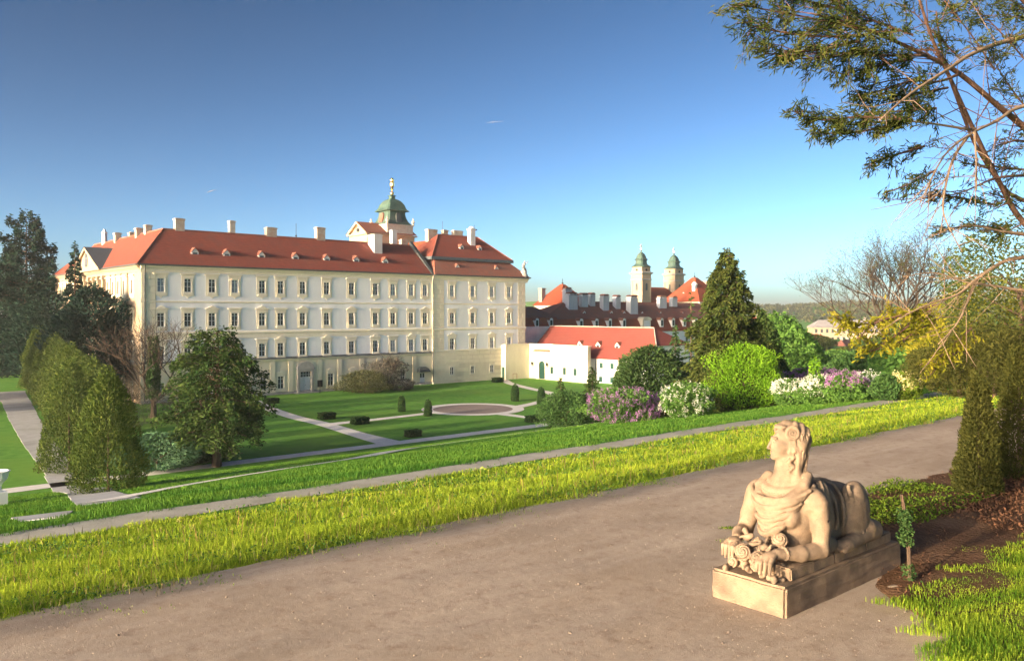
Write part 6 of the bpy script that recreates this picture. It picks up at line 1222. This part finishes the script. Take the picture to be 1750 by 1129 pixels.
for _ in range(14): c0 = np.array((rs.uniform(.24, .4), rs.uniform(-.1, .22), rs.uniform(.48, .58))); chain([c0, c0 + rs.normal(0, .04, 3), c0 + rs.normal(0, .07, 3)], [.026, .024, .01], .01)
# lion mask / pleats on the chest, drapery folds from shoulder to shoulder
for _ in range(22): c = (.43 + rs.uniform(-.02, .03), rs.uniform(-.09, .09), rs.uniform(.58, .80)); ell(c, rs.uniform(.02, .035, 3), .01)
for j in range(6):
    w_ = .315 - .03 * j; zz = 1.075 - .047 * j; sg = 1 if j % 2 else -1
    P = [(.63 - (.245 + .012 * j) * math.cos(t), w_ * math.sin(t), zz - (.13 + .012 * j) * math.cos(t) - .028 * math.sin(t) * (1 + .3 * sg)) for t in np.linspace(-1.3, 1.3, 14)]; chain(P, [.018 + .016 * math.cos(t) + .004 * sg for t in np.linspace(-1.3, 1.3, 14)], .005)
    P = [(.618 - (.262 + .012 * j) * math.cos(t), w_ * math.sin(t), zz + .024 - (.13 + .012 * j) * math.cos(t) - .028 * math.sin(t) * (1 + .3 * sg)) for t in np.linspace(-1.1, 1.1, 12)]; chain(P, .0085, .006, cut=True)
# shawl collar around the neck and veil ends crossing on the breast
P = [(.655 - .165 * math.cos(t), .185 * math.sin(t), 1.06 - .05 * math.cos(t)) for t in np.linspace(-2.2, 2.2, 18)]; chain(P, .04, .02)
P = [(.66 - .13 * math.cos(t), .15 * math.sin(t), 1.11 - .045 * math.cos(t)) for t in np.linspace(-2.4, 2.4, 18)]; chain(P, .026, .012)
chain([(.70, -.20, 1.16), (.60, -.22, 1.08), (.49, -.19, 1.0), (.42, -.10, .93), (.385, -.01, .87)], [.05, .05, .05, .05, .045], .015); chain([(.66, -.235, 1.12), (.55, -.235, 1.02), (.46, -.17, .94)], [.022, .024, .02], .008)
chain([(.68, .20, 1.12), (.58, .22, 1.04), (.47, .17, .96), (.41, .06, .89)], [.045, .045, .045, .04], .015)
P = [(.46, -.20, .98), (.42, -.10, .92), (.395, -.02, .87), (.40, .0, .80)]; chain(P, [.045, .05, .05, .03], .02)
for k in range(3): chain([(.40, -.03 + k * .03, .88), (.385, -.04 + k * .04, .80), (.41, -.05 + k * .05, .745)], [.02, .022, .012], .008)
# necklace of beads
for t in np.linspace(-1.2, 2.0, 26): ell((.65 - .205 * math.cos(t), .225 * math.sin(t), 1.055 - .06 * math.cos(t)), (.0145, .0145, .0145), .002)
for _ in range(10): c = (.50 + rs.uniform(-.03, .04), -.21 + rs.uniform(-.04, .04), .98 + rs.uniform(-.04, .04)); ell(c, rs.uniform(.014, .026, 3), .005)
# neck and head; the head looks to the left of the picture
hc_ = np.array((.665, -.03, 1.463)); fw = np.array((-CT, ST, 0)); lt = np.array((-ST, -CT, 0)); upv = np.array((0, 0, 1.0)); HA = [fw, lt, upv]
def hp(f, l, z): return hc_ + fw * f + lt * l + upv * z
cap((.66, 0, 1.05), hp(.0, 0, -.14), .135, .092, .05); chain([(.60, .0, 1.03), hp(.055, 0, -.2)], [.10, .07], .04)
ell(hp(-.025, 0, .025), (.150, .122, .160), .02, HA); ell(hp(.068, 0, -.025), (.105, .088, .142), .02, HA); ell(hp(.118, 0, -.118), (.052, .05, .046), .025, HA); ell(hp(.150, 0, -.138), (.026, .03, .023), .012, HA)
for s in (-1, 1):
    ell(hp(.155, s * .040, .026), (.022, .026, .017), .012, HA, cut=True); ell(hp(.140, s * .040, .022), (.016, .021, .0125), .004, HA); cap(hp(.163, s * .015, .052), hp(.138, s * .066, .050), .009, .008, .012)
    ell(hp(.105, s * .056, -.045), (.045, .032, .045), .02, HA); cap(hp(.160, s * .012, -.058), hp(.150, s * .02, -.056), .011, .009, .006)
chain([hp(.160, 0, .045), hp(.178, 0, .0), hp(.200, 0, -.044)], [.012, .013, .0145], .01); cap(hp(.196, 0, -.05), hp(.165, 0, -.064), .013, .01, .008)
cap(hp(.170, -.022, -.087), hp(.170, .022, -.087), .0095, .0095, .006); cap(hp(.166, -.018, -.107), hp(.166, .018, -.107), .0105, .0105, .006); cap(hp(.180, -.02, -.0965), hp(.180, .02, -.0965), .0035, .0035, .003, cut=True)
# hair waves, veil, side disc and diadem
for j in range(9):
    a = -1.2 + j * .3
    for s in (-1, 1): chain([hp(.115 - .01 * j, s * (.05 + .007 * j), .125 - .018 * j), hp(.06 - .008 * j, s * (.098 + .004 * j), .10 - .02 * j), hp(-.01, s * .128, .03 - .012 * j)], [.017, .02, .018], .008)
ell(hp(-.055, 0, .05), (.155, .142, .155), .012, HA, fn=lambda x, y, z: .006 * np.sin(x * 85 + z * 30)); ell(hp(.02, 0, .175), (.07, .055, .045), .015, HA); ell(hp(.075, 0, .155), (.06, .09, .03), .012, HA)
for s in (-1, 1):
    P = [hp(.012 + .056 * math.cos(t), s * .132, .112 + .056 * math.sin(t)) for t in np.linspace(0, 6.283, 20)]; chain(P, .016, .006); P = [hp(.012 + .029 * math.cos(t), s * .135, .112 + .029 * math.sin(t)) for t in np.linspace(0, 6.283, 14)]; chain(P, .011, .004); ell(hp(.012, s * .134, .112), (.016, .014, .016), .004, HA)
    # ear curls and ringlets falling down the neck
    for t in np.linspace(0, 1, 15): ell(hp(.015 + .022 * math.sin(t * 16), s * (.118 - .03 * t), -.045 - .245 * t), (.024 - .005 * t, .022, .02), .006, HA)
    ell(hp(.02, s * .122, -.03), (.03, .02, .035), .008, HA)
    chain([hp(-.085, s * .105, .0), hp(-.08, s * .08, -.12), hp(-.055, s * .07, -.25), hp(-.03, s * .11, -.38)], [.052, .045, .04, .055], .02); chain([hp(-.03, s * .128, -.02), hp(-.05, s * .112, -.14), hp(-.045, s * .10, -.28), hp(.02, s * .10, -.37)], [.018, .02, .02, .024], .012)
chain([hp(-.135, 0, .02), hp(-.105, 0, -.15), hp(-.07, 0, -.30), hp(-.12, 0, -.43)], [.06, .06, .065, .10], .02)
for l in (-.06, .0, .06): chain([hp(-.175, l, .0), hp(-.15, l, -.14), hp(-.125, l * 1.1, -.30)], .014, .012)
# cut lines: veil pleats, arm bands, ribs of the haunch
for s in (-1, 1):
    for k in range(4): chain([hp(-.06 - .028 * k, s * (.142 - .012 * k), .10), hp(-.075 - .028 * k, s * (.132 - .012 * k), -.05), hp(-.085 - .024 * k, s * (.135 - .012 * k), -.2), hp(-.07 - .022 * k, s * (.15 - .012 * k), -.32)], .0075, .006, cut=True)
    chain([(.60, s * .36, .80), (.68, s * .43, .78), (.77, s * .36, .79)], .008, .006, cut=True); chain([(1.40, s * .375, .62), (1.50, s * .40, .57), (1.64, s * .385, .60)], .009, .008, cut=True)
    for k in range(3): chain([(1.36 + .07 * k, s * .37, .52), (1.42 + .07 * k, s * .39, .60)], .007, .006, cut=True)
    chain([(.40, s * .05, .86), (.405, s * .02, .76), (.42, s * .045, .66)], .008, .006, cut=True)
# feathers / scales on shoulder and flank
for s in (-1, 1):
    for a in range(4):
        for c in range(4): ell((.70 + a * .055, s * (.33 - .01 * a - .022 * c), .90 - .0 * a + c * .055 - (a % 2) * .027), (.034, .02, .036), .004)
# weathered skin of the stone
X, Y, Z = np.meshgrid(*[a.astype(np.float32) for a in AX], indexing='ij', sparse=True)
D += .0012 * (np.sin(X * 61 + Y * 23) * np.sin(Y * 57 + Z * 31) * np.sin(Z * 49 + X * 17))
D = np.minimum(D, 1)
D[:, :, :int((.30 - lo_[2]) / H0)] = np.maximum(D[:, :, :int((.30 - lo_[2]) / H0)], .01)
def surface_nets(D, lo, h):
    S = D < 0; nx, ny, nz = D.shape; c = np.zeros((nx - 1, ny - 1, nz - 1), np.int8)
    for i in (0, 1):
        for j in (0, 1):
            for k in (0, 1): c += S[i:nx - 1 + i, j:ny - 1 + j, k:nz - 1 + k]
    idx = np.argwhere((c > 0) & (c < 8)); num = np.full(c.shape, -1, np.int32); num[tuple(idx.T)] = np.arange(len(idx))
    acc = np.zeros((len(idx), 3)); cnt = np.zeros(len(idx)); cor = [(0, 0, 0), (1, 0, 0), (0, 1, 0), (1, 1, 0), (0, 0, 1), (1, 0, 1), (0, 1, 1), (1, 1, 1)]
    val = [D[tuple((idx + np.array(o)).T)] for o in cor]
    for a, b in ((0, 1), (2, 3), (4, 5), (6, 7), (0, 2), (1, 3), (4, 6), (5, 7), (0, 4), (1, 5), (2, 6), (3, 7)):
        va, vb = val[a], val[b]; m = (va < 0) != (vb < 0); t = np.where(m, va / np.where(m, va - vb, 1), 0)
        p = np.array(cor[a])[None] + t[:, None] * (np.array(cor[b]) - np.array(cor[a]))[None]; acc += np.where(m[:, None], p, 0); cnt += m
    V = lo + (idx + acc / cnt[:, None]) * h; F = []
    for ax in range(3):
        s0 = [slice(None)] * 3; s1 = [slice(None)] * 3; s0[ax] = slice(0, -1); s1[ax] = slice(1, None); e = np.argwhere(S[tuple(s0)] != S[tuple(s1)]); o1, o2 = [k for k in range(3) if k != ax]
        e = e[(e[:, o1] > 0) & (e[:, o2] > 0) & (e[:, o1] < D.shape[o1] - 1) & (e[:, o2] < D.shape[o2] - 1)]; q = []
        for d1, d2 in ((-1, -1), (0, -1), (0, 0), (-1, 0)):
            t = e.copy(); t[:, o1] += d1; t[:, o2] += d2; q.append(num[tuple(t.T)])
        q = np.stack(q, 1); flip = S[tuple(e.T)] ^ (ax == 1); q[~flip] = q[~flip][:, ::-1]; F.append(q)
    return V, np.concatenate(F)
SV, SF = surface_nets(D, lo_, H0); del D
M['sandstone'] = mat("weathered_sandstone", (.265, .20, .145), (.20, .148, .105), 11, .92, .18, 70, spec=.12, c3=(.125, .098, .074), scale3=4.5, detail=10)
M['plinth_stone'] = mat("plinth_sandstone", (.26, .195, .14), (.20, .148, .105), 7, .93, .22, 60, spec=.1, c3=(.125, .098, .074), scale3=3.2, detail=10)
SPH = W(6.5, 4.26, 0)
sp = thing("sphinx_statue", "sandstone sphinx with a woman's veiled head lying on a stepped plinth", "statue", SPH, TH)
body = put("body", npmesh("body", SV, SF, M['sandstone'], smooth=True), sp)
def stone_block(x0, x1, y0, y1, z0, z1, name, c=.012, seed=0):
    bm = bmesh.new(); bmesh.ops.create_cube(bm, size=1)
    for v in bm.verts: v.co = Vector(((x0 + x1) / 2 + v.co.x * (x1 - x0), (y0 + y1) / 2 + v.co.y * (y1 - y0), (z0 + z1) / 2 + v.co.z * (z1 - z0)))
    bmesh.ops.bevel(bm, geom=bm.edges[:], offset=c, segments=2, affect='EDGES'); bmesh.ops.subdivide_edges(bm, edges=[e for e in bm.edges if e.calc_length() > .15], cuts=9, use_grid_fill=True)
    r_ = random.Random(seed)
    for v in bm.verts: v.co += Vector((math.sin(v.co.y * 61 + v.co.z * 47), math.sin(v.co.x * 53 + v.co.z * 59), math.sin(v.co.x * 57 + v.co.y * 49))) * .0022 + Vector((math.sin(v.co.y * 17 + v.co.z * 9), math.sin(v.co.x * 13 + v.co.z * 11), math.sin(v.co.x * 15 + v.co.y * 12))) * .003
    me = bpy.data.meshes.new(name); bm.to_mesh(me); bm.free(); me.materials.append(M['plinth_stone']); me.polygons.foreach_set("use_smooth", [False] * len(me.polygons)); return put(name, me, sp)
stone_block(0, 2.26, -.39, .39, -.12, .30, "plinth", .022)
stone_block(.20, .98, -.325, .325, .296, .41, "slab"); stone_block(.985, 1.62, -.325, .325, .296, .41, "slab"); stone_block(1.625, 2.18, -.325, .325, .296, .41, "slab")
# ------------------------------------------------------------------ thin evening haze over the whole site
hz = MB(); hz.box(-2600, 4200, -1800, 3800, -17, 30)
hm = bpy.data.materials.new("haze_air"); hm.use_nodes = True; nt = hm.node_tree; nt.nodes.clear()
pvn = nt.nodes.new("ShaderNodeVolumePrincipled"); pvn.inputs["Density"].default_value = 0.00023; pvn.inputs["Color"].default_value = (.88, .94, 1.0, 1); pvn.inputs["Anisotropy"].default_value = 0.3
on = nt.nodes.new("ShaderNodeOutputMaterial"); nt.links.new(pvn.outputs[0], on.inputs["Volume"])
hob = stuff(hz.build("haze", hm)); hob['label'] = "thin bluish evening haze over garden and town"
scene.cycles.volume_bounces = 0
